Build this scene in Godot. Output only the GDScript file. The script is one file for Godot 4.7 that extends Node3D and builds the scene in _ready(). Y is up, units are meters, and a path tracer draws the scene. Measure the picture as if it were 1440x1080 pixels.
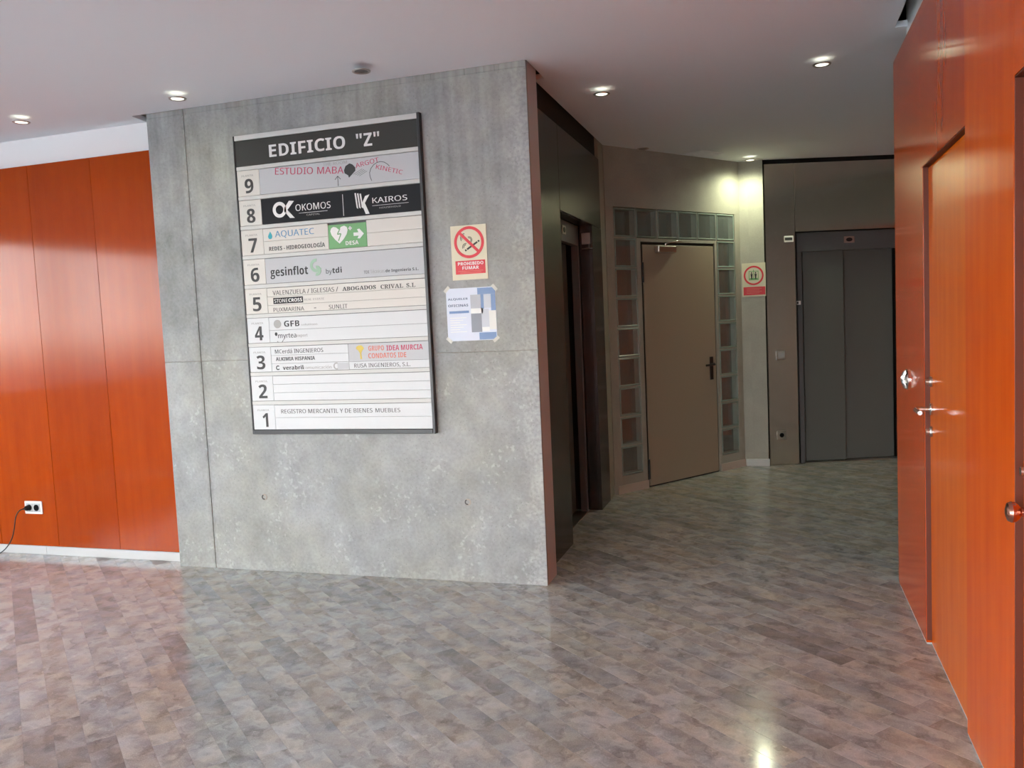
extends Node3D
# An office-block lobby: wood panelled wall, raw concrete wall with a tenant board, lift lobby behind.
# Axes: x to the right, y up; the corridor runs towards -z. Depths below are given as positive metres (W() flips them).

var rng := RandomNumberGenerator.new()
var M := {}
var F := {}
const CEIL := 2.83

func _ready():
	rng.seed = 4711
	setup_view()
	make_materials()
	build_floor()
	build_ceiling()
	build_walls()
	build_right_wall()
	build_lobby()
	build_windows()
	build_downlights()
	build_directory()
	build_signs()
	build_small_things()

# ------------------------------------------------------------------ camera, sky, light
func setup_view():
	var cam := Camera3D.new()
	cam.name = "camera"
	cam.fov = rad_to_deg(2.0 * atan(540.0 / 1177.9653))
	cam.position = Vector3(0, 1.48, 0)
	cam.rotation_degrees = Vector3(-4.28758, 17.60276, -2.59452)
	cam.near = 0.05
	cam.far = 400.0
	add_child(cam)
	var e := Environment.new()
	e.background_mode = Environment.BG_SKY
	var sm := ProceduralSkyMaterial.new()
	sm.sky_top_color = Color(0.74, 0.81, 0.92)
	sm.sky_horizon_color = Color(0.98, 0.975, 0.945)
	sm.sky_curve = 0.25
	sm.ground_bottom_color = Color(0.45, 0.43, 0.40)
	sm.ground_horizon_color = Color(0.80, 0.79, 0.76)
	sm.sky_energy_multiplier = 1.0
	var sky := Sky.new()
	sky.sky_material = sm
	e.sky = sky
	e.background_energy_multiplier = 23.5
	e.tonemap_mode = Environment.TONE_MAPPER_LINEAR
	e.tonemap_exposure = 1.0
	e.sdfgi_enabled = true
	e.ssao_enabled = true
	e.ssil_enabled = true
	var we := WorldEnvironment.new()
	we.name = "world_environment"
	we.environment = e
	add_child(we)

# ------------------------------------------------------------------ helpers
func W(x: float, y: float, d: float) -> Vector3:
	return Vector3(x, y, -d)

func c8(r: float, g: float, b: float, a := 1.0) -> Color:
	return Color(r / 255.0, g / 255.0, b / 255.0, a)

func tri(st: SurfaceTool, a: Vector3, b: Vector3, c: Vector3, n: Vector3, ua := Vector2.ZERO, ub := Vector2.ZERO, uc := Vector2.ZERO):
	if (b - a).cross(c - a).dot(n) > 0.0:
		var t := b; b = c; c = t
		var u := ub; ub = uc; uc = u
	st.set_normal(n); st.set_uv(ua); st.add_vertex(a)
	st.set_normal(n); st.set_uv(ub); st.add_vertex(b)
	st.set_normal(n); st.set_uv(uc); st.add_vertex(c)

func planar(p: Vector3, n: Vector3, o: Vector2, s: Vector2) -> Vector2:
	var q: Vector2
	if absf(n.z) >= absf(n.x) and absf(n.z) >= absf(n.y) - 0.001: q = Vector2(p.x, -p.y)
	elif absf(n.x) >= absf(n.y) - 0.001: q = Vector2(p.z, -p.y)
	else: q = Vector2(p.x, p.z)
	return (q + o) * s

func quad(st: SurfaceTool, a: Vector3, b: Vector3, c: Vector3, d: Vector3, n: Vector3, o := Vector2.ZERO, s := Vector2.ONE):
	var ua := planar(a, n, o, s); var ub := planar(b, n, o, s); var uc := planar(c, n, o, s); var ud := planar(d, n, o, s)
	tri(st, a, b, c, n, ua, ub, uc)
	tri(st, a, c, d, n, ua, uc, ud)

func add_box(st: SurfaceTool, ctr: Vector3, size: Vector3, bev := 0.0015, o := Vector2.ZERO, s := Vector2.ONE):
	var h := size * 0.5
	var b: float = minf(bev, minf(h.x, minf(h.y, h.z)) * 0.6)
	var V := func(sx: float, sy: float, sz: float, ax: int) -> Vector3:
		var v := Vector3(sx * (h.x - b), sy * (h.y - b), sz * (h.z - b))
		if ax == 0: v.x = sx * h.x
		elif ax == 1: v.y = sy * h.y
		else: v.z = sz * h.z
		return v + ctr
	for ax in 3:
		for sg in [-1.0, 1.0]:
			var n := Vector3.ZERO
			n[ax] = sg
			var q := []
			for k in [[-1.0, -1.0], [1.0, -1.0], [1.0, 1.0], [-1.0, 1.0]]:
				var t := Vector3.ZERO
				t[ax] = sg; t[(ax + 1) % 3] = k[0]; t[(ax + 2) % 3] = k[1]
				q.append(V.call(t.x, t.y, t.z, ax))
			quad(st, q[0], q[1], q[2], q[3], n, o, s)
	for ax in 3:
		var u := (ax + 1) % 3
		var v := (ax + 2) % 3
		for su in [-1.0, 1.0]:
			for sv in [-1.0, 1.0]:
				var n := Vector3.ZERO
				n[u] = su; n[v] = sv
				n = n.normalized()
				var lo := Vector3.ZERO
				lo[ax] = -1.0; lo[u] = su; lo[v] = sv
				var hi := lo
				hi[ax] = 1.0
				quad(st, V.call(lo.x, lo.y, lo.z, u), V.call(hi.x, hi.y, hi.z, u), V.call(hi.x, hi.y, hi.z, v), V.call(lo.x, lo.y, lo.z, v), n, o, s)
	for sx in [-1.0, 1.0]:
		for sy in [-1.0, 1.0]:
			for sz in [-1.0, 1.0]:
				tri(st, V.call(sx, sy, sz, 0), V.call(sx, sy, sz, 1), V.call(sx, sy, sz, 2), Vector3(sx, sy, sz).normalized())

func new_st() -> SurfaceTool:
	var st := SurfaceTool.new()
	st.begin(Mesh.PRIMITIVE_TRIANGLES)
	return st

func fin(st: SurfaceTool) -> ArrayMesh:
	return st.commit()

var box_cache := {}
func box(size: Vector3, bev := 0.0015, o := Vector2.ZERO, s := Vector2.ONE) -> ArrayMesh:
	var key := [size, bev, o, s]
	if not box_cache.has(key):
		var st := new_st()
		add_box(st, Vector3.ZERO, size, bev, o, s)
		box_cache[key] = fin(st)
	return box_cache[key]

# a flat shape cut from a sheet: outline in x, y; front at z = depth
func prism(pts: PackedVector2Array, depth: float, z0 := 0.0) -> ArrayMesh:
	var st := new_st()
	add_prism(st, pts, depth, z0)
	return fin(st)

func add_prism(st: SurfaceTool, pts: PackedVector2Array, depth: float, z0 := 0.0):
	var idx := Geometry2D.triangulate_polygon(pts)
	for i in range(0, idx.size(), 3):
		var a := pts[idx[i]]; var b := pts[idx[i + 1]]; var c := pts[idx[i + 2]]
		for f in [[z0 + depth, 1.0], [z0, -1.0]]:
			tri(st, Vector3(a.x, a.y, f[0]), Vector3(b.x, b.y, f[0]), Vector3(c.x, c.y, f[0]), Vector3(0, 0, f[1]), a, b, c)
	var cw := Geometry2D.is_polygon_clockwise(pts)
	for i in pts.size():
		var a := pts[i]; var b := pts[(i + 1) % pts.size()]
		var e := b - a
		var n2 := Vector2(e.y, -e.x).normalized()
		if cw: n2 = -n2
		quad(st, Vector3(a.x, a.y, z0), Vector3(b.x, b.y, z0), Vector3(b.x, b.y, z0 + depth), Vector3(a.x, a.y, z0 + depth), Vector3(n2.x, n2.y, 0))

func disc_pts(cx: float, cy: float, rx: float, ry: float, n := 28, a0 := 0.0, a1 := TAU) -> PackedVector2Array:
	var p := PackedVector2Array()
	for i in n:
		var a := a0 + (a1 - a0) * i / float(n)
		p.append(Vector2(cx + rx * cos(a), cy + ry * sin(a)))
	return p

# an arc-shaped band (a ring when the angles span a full turn)
func band_pts(cx: float, cy: float, r0: float, r1: float, a0: float, a1: float, n := 20) -> PackedVector2Array:
	var p := PackedVector2Array()
	for i in n + 1:
		var a := a0 + (a1 - a0) * i / float(n)
		p.append(Vector2(cx + r1 * cos(a), cy + r1 * sin(a)))
	for i in range(n, -1, -1):
		var a := a0 + (a1 - a0) * i / float(n)
		p.append(Vector2(cx + r0 * cos(a), cy + r0 * sin(a)))
	return p

func ring(cx: float, cy: float, r0: float, r1: float, depth: float, n := 40) -> ArrayMesh:
	var st := new_st()
	for i in n:
		var a := TAU * i / n
		var b := TAU * (i + 1) / n
		var va := Vector3(cos(a), sin(a), 0); var vb := Vector3(cos(b), sin(b), 0)
		var c := Vector3(cx, cy, 0); var d := Vector3(0, 0, depth)
		quad(st, c + va * r0 + d, c + vb * r0 + d, c + vb * r1 + d, c + va * r1 + d, Vector3(0, 0, 1))
		quad(st, c + va * r0, c + vb * r0, c + vb * r1, c + va * r1, Vector3(0, 0, -1))
		var m := (va + vb).normalized()
		quad(st, c + va * r1, c + vb * r1, c + vb * r1 + d, c + va * r1 + d, m)
		quad(st, c + va * r0, c + vb * r0, c + vb * r0 + d, c + va * r0 + d, -m)
	return fin(st)

# turned about the z axis: profile of (radius, z)
func lathe(prof: Array, n := 32, sx := 1.0, sy := 1.0) -> ArrayMesh:
	var st := new_st()
	for k in prof.size() - 1:
		var p: Vector2 = prof[k]; var q: Vector2 = prof[k + 1]
		var e := q - p
		if e.length() < 1e-6: continue
		var nr := Vector2(e.y, -e.x).normalized()
		for i in n:
			var a := TAU * i / n
			var b := TAU * (i + 1) / n
			var ca := Vector3(cos(a) * sx, sin(a) * sy, 0); var cb := Vector3(cos(b) * sx, sin(b) * sy, 0)
			var z := Vector3(0, 0, 1)
			var pa := ca * p.x + z * p.y; var pb := cb * p.x + z * p.y; var qa := ca * q.x + z * q.y; var qb := cb * q.x + z * q.y
			var na := (ca * nr.x + z * nr.y).normalized(); var nb := (cb * nr.x + z * nr.y).normalized()
			var v := [pa, pb, qb, qa]; var nn := [na, nb, nb, na]
			for t in [[0, 1, 2], [0, 2, 3]]:
				var i0: int = t[0]; var i1: int = t[1]; var i2: int = t[2]
				if (v[i1] - v[i0]).cross(v[i2] - v[i0]).dot(na + nb) > 0.0:
					var tmp := i1; i1 = i2; i2 = tmp
				for j in [i0, i1, i2]:
					st.set_normal(nn[j]); st.set_uv(Vector2(float(i) / n, v[j].z)); st.add_vertex(v[j])
	return fin(st)

func tube(pts: PackedVector3Array, r: float, n := 10) -> ArrayMesh:
	var st := new_st()
	var frames := []
	var side := Vector3.ZERO
	for i in pts.size():
		var t := (pts[mini(i + 1, pts.size() - 1)] - pts[maxi(i - 1, 0)]).normalized()
		if side == Vector3.ZERO:
			side = t.cross(Vector3.UP if absf(t.y) < 0.9 else Vector3.RIGHT).normalized()
		side = (side - t * side.dot(t)).normalized()
		frames.append([pts[i], side, t.cross(side).normalized(), t])
	for i in frames.size() - 1:
		for k in n:
			var a := TAU * k / n; var b := TAU * (k + 1) / n
			var f: Array = frames[i]; var g: Array = frames[i + 1]
			var fa: Vector3 = f[1] * cos(a) + f[2] * sin(a); var fb: Vector3 = f[1] * cos(b) + f[2] * sin(b)
			var ga: Vector3 = g[1] * cos(a) + g[2] * sin(a); var gb: Vector3 = g[1] * cos(b) + g[2] * sin(b)
			var v := [f[0] + fa * r, f[0] + fb * r, g[0] + gb * r, g[0] + ga * r]
			var nn := [fa, fb, gb, ga]
			for t in [[0, 1, 2], [0, 2, 3]]:
				var i1: int = t[1]; var i2: int = t[2]
				if (v[i1] - v[0]).cross(v[i2] - v[0]).dot(fa) > 0.0:
					var tmp := i1; i1 = i2; i2 = tmp
				for j in [0, i1, i2]:
					st.set_normal(nn[j]); st.set_uv(Vector2.ZERO); st.add_vertex(v[j])
	for e in [[0, -1.0], [frames.size() - 1, 1.0]]:
		var f: Array = frames[e[0]]
		for k in n:
			var a := TAU * k / n; var b := TAU * (k + 1) / n
			tri(st, f[0], f[0] + (f[1] * cos(a) + f[2] * sin(a)) * r, f[0] + (f[1] * cos(b) + f[2] * sin(b)) * r, f[3] * e[1])
	return fin(st)

var taken := {}
func numbered(called: String) -> String:
	var k: int = taken.get(called, -1) + 1
	taken[called] = k
	return called if k == 0 else "%s_%03d" % [called, k]

func root_node(called: String, at: Vector3, turn_deg := 0.0) -> Node3D:
	var o := Node3D.new()
	o.name = numbered(called)
	add_child(o, true)
	o.position = at
	o.rotation_degrees.y = turn_deg
	return o

func thing(called: String, label: String, category: String, at: Vector3, turn_deg := 0.0, group := "") -> Node3D:
	var o := root_node(called, at, turn_deg)
	o.set_meta("label", label)
	o.set_meta("category", category)
	if group != "": o.set_meta("group", group)
	return o

func structure(called: String, label: String, category: String, at := Vector3.ZERO, turn_deg := 0.0) -> Node3D:
	var o := root_node(called, at, turn_deg)
	o.set_meta("kind", "structure")
	o.set_meta("label", label)
	o.set_meta("category", category)
	return o

func part(parent: Node3D, called: String, mesh: Mesh, mat: Material, at := Vector3.ZERO, rot := Vector3.ZERO) -> MeshInstance3D:
	var o := MeshInstance3D.new()
	o.mesh = mesh
	o.material_override = null
	o.set_surface_override_material(0, mat)
	o.name = called
	parent.add_child(o, true)
	o.position = at
	o.rotation_degrees = rot
	return o

# a bevelled slab from corner to corner in the parent's axes
func slab(parent: Node3D, called: String, x0: float, x1: float, y0: float, y1: float, z0: float, z1: float, mat: Material, bev := 0.0015, uv_o := Vector2.ZERO, uv_s := Vector2.ONE) -> MeshInstance3D:
	return part(parent, called, box(Vector3(x1 - x0, y1 - y0, z1 - z0), bev, uv_o, uv_s), mat, Vector3((x0 + x1) / 2, (y0 + y1) / 2, (z0 + z1) / 2))

# a slab whose texture is laid out in the parent's own coordinates
func slab_uv(parent: Node3D, called: String, x0: float, x1: float, y0: float, y1: float, z0: float, z1: float, mat: Material, bev: float, uv_s: Vector2, shift := Vector2.ZERO) -> MeshInstance3D:
	return slab(parent, called, x0, x1, y0, y1, z0, z1, mat, bev, Vector2((x0 + x1) / 2, -(y0 + y1) / 2) + shift, uv_s)

func text(parent: Node3D, s: String, x0: float, y0: float, x1: float, y1: float, z: float, mat: Material, font := "bold", turn := 0.0, called := "lettering", thick := 0.0008) -> MeshInstance3D:
	var tm := TextMesh.new()
	tm.text = s
	tm.font = F[font]
	tm.font_size = 64
	tm.pixel_size = 0.01
	tm.depth = 0.1
	tm.curve_step = 1.2
	var bb := tm.get_aabb()
	var o := MeshInstance3D.new()
	o.mesh = tm
	tm.material = mat
	o.name = called
	parent.add_child(o, true)
	var sx := (x1 - x0) / maxf(bb.size.x, 1e-4)
	var sy := (y1 - y0) / maxf(bb.size.y, 1e-4)
	var c := bb.position + bb.size * 0.5
	var basis := Basis(Vector3(0, 0, 1), deg_to_rad(turn)) * Basis.from_scale(Vector3(sx, sy, thick / 0.1))
	o.transform = Transform3D(basis, Vector3((x0 + x1) / 2, (y0 + y1) / 2, z + thick / 2) - basis * c)
	return o

# ------------------------------------------------------------------ materials
func mat(called: String, col: Color, rough: float, metal := 0.0, spec := 0.5) -> StandardMaterial3D:
	var m := StandardMaterial3D.new()
	m.resource_name = called
	m.albedo_color = col
	m.roughness = rough
	m.metallic = metal
	m.metallic_specular = spec
	M[called] = m
	return m

func noise(sd: int, freq: float, oct := 4, kind := FastNoiseLite.TYPE_SIMPLEX_SMOOTH, fractal := FastNoiseLite.FRACTAL_FBM) -> FastNoiseLite:
	var n := FastNoiseLite.new()
	n.seed = sd
	n.frequency = freq
	n.noise_type = kind
	n.fractal_type = fractal
	n.fractal_octaves = oct
	return n

func lin(r: float, g: float, b: float) -> Color:
	return Color(clampf(r, 0, 1), clampf(g, 0, 1), clampf(b, 0, 1)).linear_to_srgb()

func marble_texture() -> ImageTexture:
	# 1.2 m square of grey stone: cloudy ground, dark drifts, pale wisps
	var n := 1024
	var im := Image.create(n, n, false, Image.FORMAT_RGB8)
	var warp := noise(3, 0.012, 3); var warp2 := noise(9, 0.012, 3)
	var base := noise(21, 0.0055, 5); var dark := noise(33, 0.006, 4); var wisp := noise(45, 0.010, 4, FastNoiseLite.TYPE_SIMPLEX_SMOOTH, FastNoiseLite.FRACTAL_RIDGED)
	var fine := noise(57, 0.12, 3); var hue := noise(63, 0.008, 2)
	for y in n:
		for x in n:
			var wx := x + 46.0 * warp.get_noise_2d(x, y)
			var wy := y * 1.5 + 60.0 * warp2.get_noise_2d(x, y)
			var v := 0.440 + 0.200 * base.get_noise_2d(wx, wy)
			v -= 0.120 * smoothstep(0.02, 0.60, dark.get_noise_2d(wx + 400.0, wy * 1.3))
			v += 0.170 * smoothstep(0.70, 0.98, wisp.get_noise_2d(wx, wy * 1.5))
			v += 0.075 * fine.get_noise_2d(x, y * 1.6)
			v = clampf(v, 0.16, 0.80)
			var h := hue.get_noise_2d(x + 90.0, y)
			im.set_pixel(x, y, lin(v * (1.0 + 0.07 * h), v * 1.01, v * (0.945 - 0.09 * h)))
	return ImageTexture.create_from_image(im)

func concrete_texture() -> ImageTexture:
	# the whole 2.45 x 2.83 m face: cast marks, cloudy tone, pores and stains
	var w := 900; var h := 1040
	var im := Image.create(w, h, false, Image.FORMAT_RGB8)
	var big := noise(5, 0.0045, 4); var mid := noise(6, 0.018, 4); var fine := noise(7, 0.10, 3); var streak := noise(8, 0.02, 3)
	var fleck := noise(10, 0.055, 3); var flecks := noise(11, 0.006, 2); var edge := noise(12, 0.03, 3); var pore := noise(13, 0.22, 1)
	for y in h:
		var ym := 2.83 * (1.0 - (y + 0.5) / h)
		for x in w:
			var xm := 2.45 * (x + 0.5) / w
			var v := 0.296 + 0.062 * big.get_noise_2d(x, y) + 0.046 * mid.get_noise_2d(x, y * 0.8) + 0.035 * fine.get_noise_2d(x, y)
			# board marks running down from the top of the pour
			var top := smoothstep(1.55, 2.6, ym)
			v += top * 0.065 * streak.get_noise_2d(x * 1.6, y * 0.09)
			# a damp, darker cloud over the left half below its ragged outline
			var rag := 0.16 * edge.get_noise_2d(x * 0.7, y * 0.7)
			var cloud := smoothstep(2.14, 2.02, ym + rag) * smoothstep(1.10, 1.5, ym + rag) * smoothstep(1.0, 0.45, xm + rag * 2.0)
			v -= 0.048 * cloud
			# pale lime flecks low on the wall
			var fl := smoothstep(0.22, 0.55, fleck.get_noise_2d(x, y)) * smoothstep(-0.1, 0.4, flecks.get_noise_2d(x, y))
			v += 0.09 * fl * smoothstep(1.6, 1.1, ym + rag)
			# rough seam beside the joint
			var dx := absf(xm - 0.275 - 0.012 * edge.get_noise_2d(7.0, y * 0.8))
			var seam := smoothstep(0.030, 0.004, dx)
			v -= 0.075 * seam * (0.6 + 0.8 * fine.get_noise_2d(x * 1.5, y * 0.5))
			v += 0.10 * seam * smoothstep(0.25, 0.6, fleck.get_noise_2d(x * 2.0, y * 1.2)) * smoothstep(1.0, 1.6, ym)
			# grainy paler band along the right arris and the foot
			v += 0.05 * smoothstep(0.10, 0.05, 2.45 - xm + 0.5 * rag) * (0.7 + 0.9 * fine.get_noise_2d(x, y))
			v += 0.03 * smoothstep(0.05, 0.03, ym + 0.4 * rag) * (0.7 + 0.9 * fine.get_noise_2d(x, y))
			if pore.get_noise_2d(x, y) > 0.80: v *= 0.72
			var wm := 0.014 * mid.get_noise_2d(x + 300.0, y) + 0.022 * smoothstep(-0.25, 0.35, big.get_noise_2d(x * 0.8 + 900.0, y * 0.8))
			im.set_pixel(x, y, lin(v * (0.985 + wm), v * (1.015 + 0.3 * wm), v * (0.985 - 2.4 * wm)))
	return ImageTexture.create_from_image(im)

func wood_texture() -> ImageTexture:
	# 1.1 x 2.8 m of cherry veneer, grain upright
	var w := 512; var h := 1024
	var im := Image.create(w, h, false, Image.FORMAT_RGB8)
	var fine := noise(71, 0.22, 2); var band := noise(72, 0.028, 3); var fig := noise(73, 0.02, 3)
	for y in h:
		for x in w:
			var v := 1.0 + 0.018 * fine.get_noise_2d(x, y * 0.012) + 0.07 * band.get_noise_2d(x, y * 0.03) + 0.06 * fig.get_noise_2d(x * 0.8, y * 0.35)
			im.set_pixel(x, y, lin(0.63 * v, 0.112 * v * v, 0.0035 * v * v))
	return ImageTexture.create_from_image(im)

func plaster_texture() -> ImageTexture:
	var n := 256
	var im := Image.create(n, n, false, Image.FORMAT_RGB8)
	var a := noise(81, 0.02, 4); var b := noise(82, 0.3, 2)
	for y in n:
		for x in n:
			var v := 0.5 + 0.05 * a.get_noise_2d(x, y) + 0.03 * b.get_noise_2d(x, y)
			im.set_pixel(x, y, lin(v, v, v))
	return ImageTexture.create_from_image(im)

func make_materials():
	for k in [["regular", "Droid Sans", 400], ["bold", "Droid Sans", 700], ["serif", "Droid Serif", 700], ["mono", "Droid Sans Mono", 400]]:
		var f := SystemFont.new()
		f.font_names = PackedStringArray([k[1]])
		f.font_weight = k[2]
		F[k[0]] = f
	var m: StandardMaterial3D
	m = mat("marble", Color.WHITE, 0.12)
	m.albedo_texture = marble_texture()
	m.vertex_color_use_as_albedo = true
	mat("grout", c8(150, 146, 140), 0.6)
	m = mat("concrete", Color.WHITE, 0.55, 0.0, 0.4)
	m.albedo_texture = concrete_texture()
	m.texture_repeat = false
	m = mat("concrete_plain", c8(160, 150, 138), 0.7)
	m.albedo_texture = null
	var wt := wood_texture()
	for k in [["wood", c8(250, 226, 240)], ["wood_red", c8(226, 192, 240)], ["wood_dimmed", c8(190, 170, 180)], ["wood_dimmed_deep", c8(182, 160, 170)], ["wood_light", c8(255, 255, 255)]]:  # left wall's tints: same veneer, its weaker light put into the colour
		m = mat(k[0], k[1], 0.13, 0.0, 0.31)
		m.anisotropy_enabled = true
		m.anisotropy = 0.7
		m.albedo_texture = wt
	mat("wood_edge", c8(96, 42, 22), 0.5)
	mat("ceiling_paint", c8(238, 242, 246), 0.7, 0.0, 0.12)
	var pt := plaster_texture()
	m = mat("white_paint", c8(230, 230, 228), 0.6)
	m = mat("plaster", c8(222, 217, 200), 0.6)
	m.albedo_texture = pt
	m.uv1_triplanar = true
	m.uv1_scale = Vector3(0.7, 0.7, 0.7)
	m = mat("end_face_grey", c8(190, 190, 191), 0.6)
	mat("skirting_stone", c8(186, 186, 182), 0.25)
	mat("skirting_pink", c8(196, 180, 166), 0.3)
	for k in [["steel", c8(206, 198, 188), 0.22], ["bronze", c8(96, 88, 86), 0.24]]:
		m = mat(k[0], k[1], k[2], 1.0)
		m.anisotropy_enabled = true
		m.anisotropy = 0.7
	mat("lift_grey", c8(96, 97, 93), 0.45, 0.0, 0.4)
	mat("lift_frame", c8(100, 101, 102), 0.4, 0.3)
	mat("void", c8(22, 19, 18), 0.8)
	mat("door_beige", c8(160, 146, 126), 0.5)
	mat("door_gap", c8(24, 20, 18), 0.7)
	mat("black_plastic", c8(22, 22, 23), 0.4)
	mat("well_black", c8(16, 16, 17), 0.7, 0.0, 0.2)
	mat("black_frame", c8(28, 28, 30), 0.35)
	mat("chrome", c8(210, 208, 204), 0.14, 1.0)
	mat("satin", c8(188, 184, 178), 0.3, 1.0)
	mat("copper", c8(196, 140, 120), 0.2, 1.0)
	mat("white_plastic", c8(232, 230, 224), 0.35)
	mat("grey_plastic", c8(178, 180, 180), 0.4)
	m = mat("block_glass", c8(140, 154, 144), 0.18)
	m = mat("block_core", c8(20, 16, 16), 0.10)
	m = mat("pane_glass", c8(225, 235, 228, 0.08), 0.02)
	m.transparency = BaseMaterial3D.TRANSPARENCY_ALPHA
	m = mat("tape", c8(240, 238, 226, 0.6), 0.5)
	m.transparency = BaseMaterial3D.TRANSPARENCY_ALPHA
	# printed things
	mat("plate_cream", c8(205, 203, 195), 0.35, 0.0, 0.25)
	mat("plate_white", c8(203, 206, 206), 0.35, 0.0, 0.25)
	mat("plate_silver", c8(196, 197, 193), 0.3, 0.0, 0.25)
	mat("plate_grey", c8(182, 185, 187), 0.35, 0.0, 0.25)
	mat("plate_black", c8(26, 27, 31), 0.4, 0.0, 0.25)
	mat("header_grey", c8(62, 63, 60), 0.45, 0.0, 0.25)
	mat("ink", c8(44, 44, 44), 0.6)
	mat("ink_soft", c8(74, 74, 72), 0.6)
	mat("ink_pale", c8(158, 158, 154), 0.6)
	mat("ink_white", c8(220, 220, 217), 0.5)
	mat("ink_pink", c8(182, 66, 92), 0.6)
	mat("ink_blue", c8(84, 138, 178), 0.6)
	mat("ink_teal", c8(40, 150, 160), 0.6)
	mat("ink_navy", c8(52, 62, 92), 0.6)
	mat("ink_green", c8(100, 156, 98), 0.5)
	mat("ink_sage", c8(150, 182, 156), 0.6)
	mat("ink_red", c8(206, 44, 56), 0.5)
	mat("ink_orange", c8(205, 118, 100), 0.6)
	mat("ink_yellow", c8(206, 182, 84), 0.6)
	mat("sign_cream", c8(206, 198, 170), 0.45)
	mat("paper", c8(184, 191, 206), 0.3)
	m = mat("lamp_glow", c8(255, 252, 240), 0.4)
	m.emission_enabled = true
	m.emission = c8(255, 250, 232)
	m.emission_energy_multiplier = 1.8
	mat("lamp_off", c8(92, 90, 86), 0.4)
	mat("alu_dark", c8(70, 70, 72), 0.4, 0.6)
	mat("asphalt", c8(92, 92, 92), 0.9)
	mat("pavement", c8(200, 198, 192), 0.8)

# ------------------------------------------------------------------ floor
var tile_meshes := {}
func tile_mesh(v: int, tone: int) -> ArrayMesh:
	var key := v * 16 + tone
	if not tile_meshes.has(key):
		var st := new_st()
		add_tile(st, Transform3D.IDENTITY, v, tone)
		tile_meshes[key] = fin(st)
	return tile_meshes[key]

const TL := 0.54
const TW := 0.10
const TONES := [[1.0, 1.0, 1.0], [0.84, 0.86, 0.88], [1.14, 1.12, 1.08], [0.93, 0.97, 0.99], [1.08, 1.02, 0.94], [0.76, 0.76, 0.77], [1.28, 1.24, 1.16], [0.96, 0.92, 0.87], [1.04, 1.07, 1.07], [0.66, 0.65, 0.66]]

func add_tile(st: SurfaceTool, t: Transform3D, v: int, tone: int):
	var g := 0.0002; var b := 0.0004; var hx := TL / 2 - g; var hz := TW / 2 - g
	var r := RandomNumberGenerator.new()
	r.seed = 900 + v
	var o := Vector2(r.randf_range(0.0, 0.64), r.randf_range(0.0, 1.09))
	var fl := 1.0 if r.randf() < 0.5 else -1.0
	var col := Color(TONES[tone][0], TONES[tone][1], TONES[tone][2])
	var uv := func(p: Vector3) -> Vector2: return (o + Vector2(p.x * fl + TL / 2, p.z * fl + TW / 2)) / 1.2
	var top := [Vector3(-hx + b, 0, -hz + b), Vector3(hx - b, 0, -hz + b), Vector3(hx - b, 0, hz - b), Vector3(-hx + b, 0, hz - b)]
	var low := [Vector3(-hx, -b, -hz), Vector3(hx, -b, -hz), Vector3(hx, -b, hz), Vector3(-hx, -b, hz)]
	var bot := [Vector3(-hx, -0.012, -hz), Vector3(hx, -0.012, -hz), Vector3(hx, -0.012, hz), Vector3(-hx, -0.012, hz)]
	var emit := func(a: Vector3, bb: Vector3, c: Vector3, n: Vector3):
		if (bb - a).cross(c - a).dot(n) > 0.0:
			var tmp := bb; bb = c; c = tmp
		for p in [a, bb, c]:
			st.set_color(col); st.set_normal((t.basis * n).normalized()); st.set_uv(uv.call(p)); st.add_vertex(t * p)
	emit.call(top[0], top[1], top[2], Vector3.UP)
	emit.call(top[0], top[2], top[3], Vector3.UP)
	var ns := [Vector3(0, 1, -1).normalized(), Vector3(1, 1, 0).normalized(), Vector3(0, 1, 1).normalized(), Vector3(-1, 1, 0).normalized()]
	for i in 4:
		var j := (i + 1) % 4
		emit.call(top[i], top[j], low[j], ns[i])
		emit.call(top[i], low[j], low[i], ns[i])
		var nf := Vector3(ns[i].x, 0, ns[i].z).normalized()
		emit.call(low[i], low[j], bot[j], nf)
		emit.call(low[i], bot[j], bot[i], nf)

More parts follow.
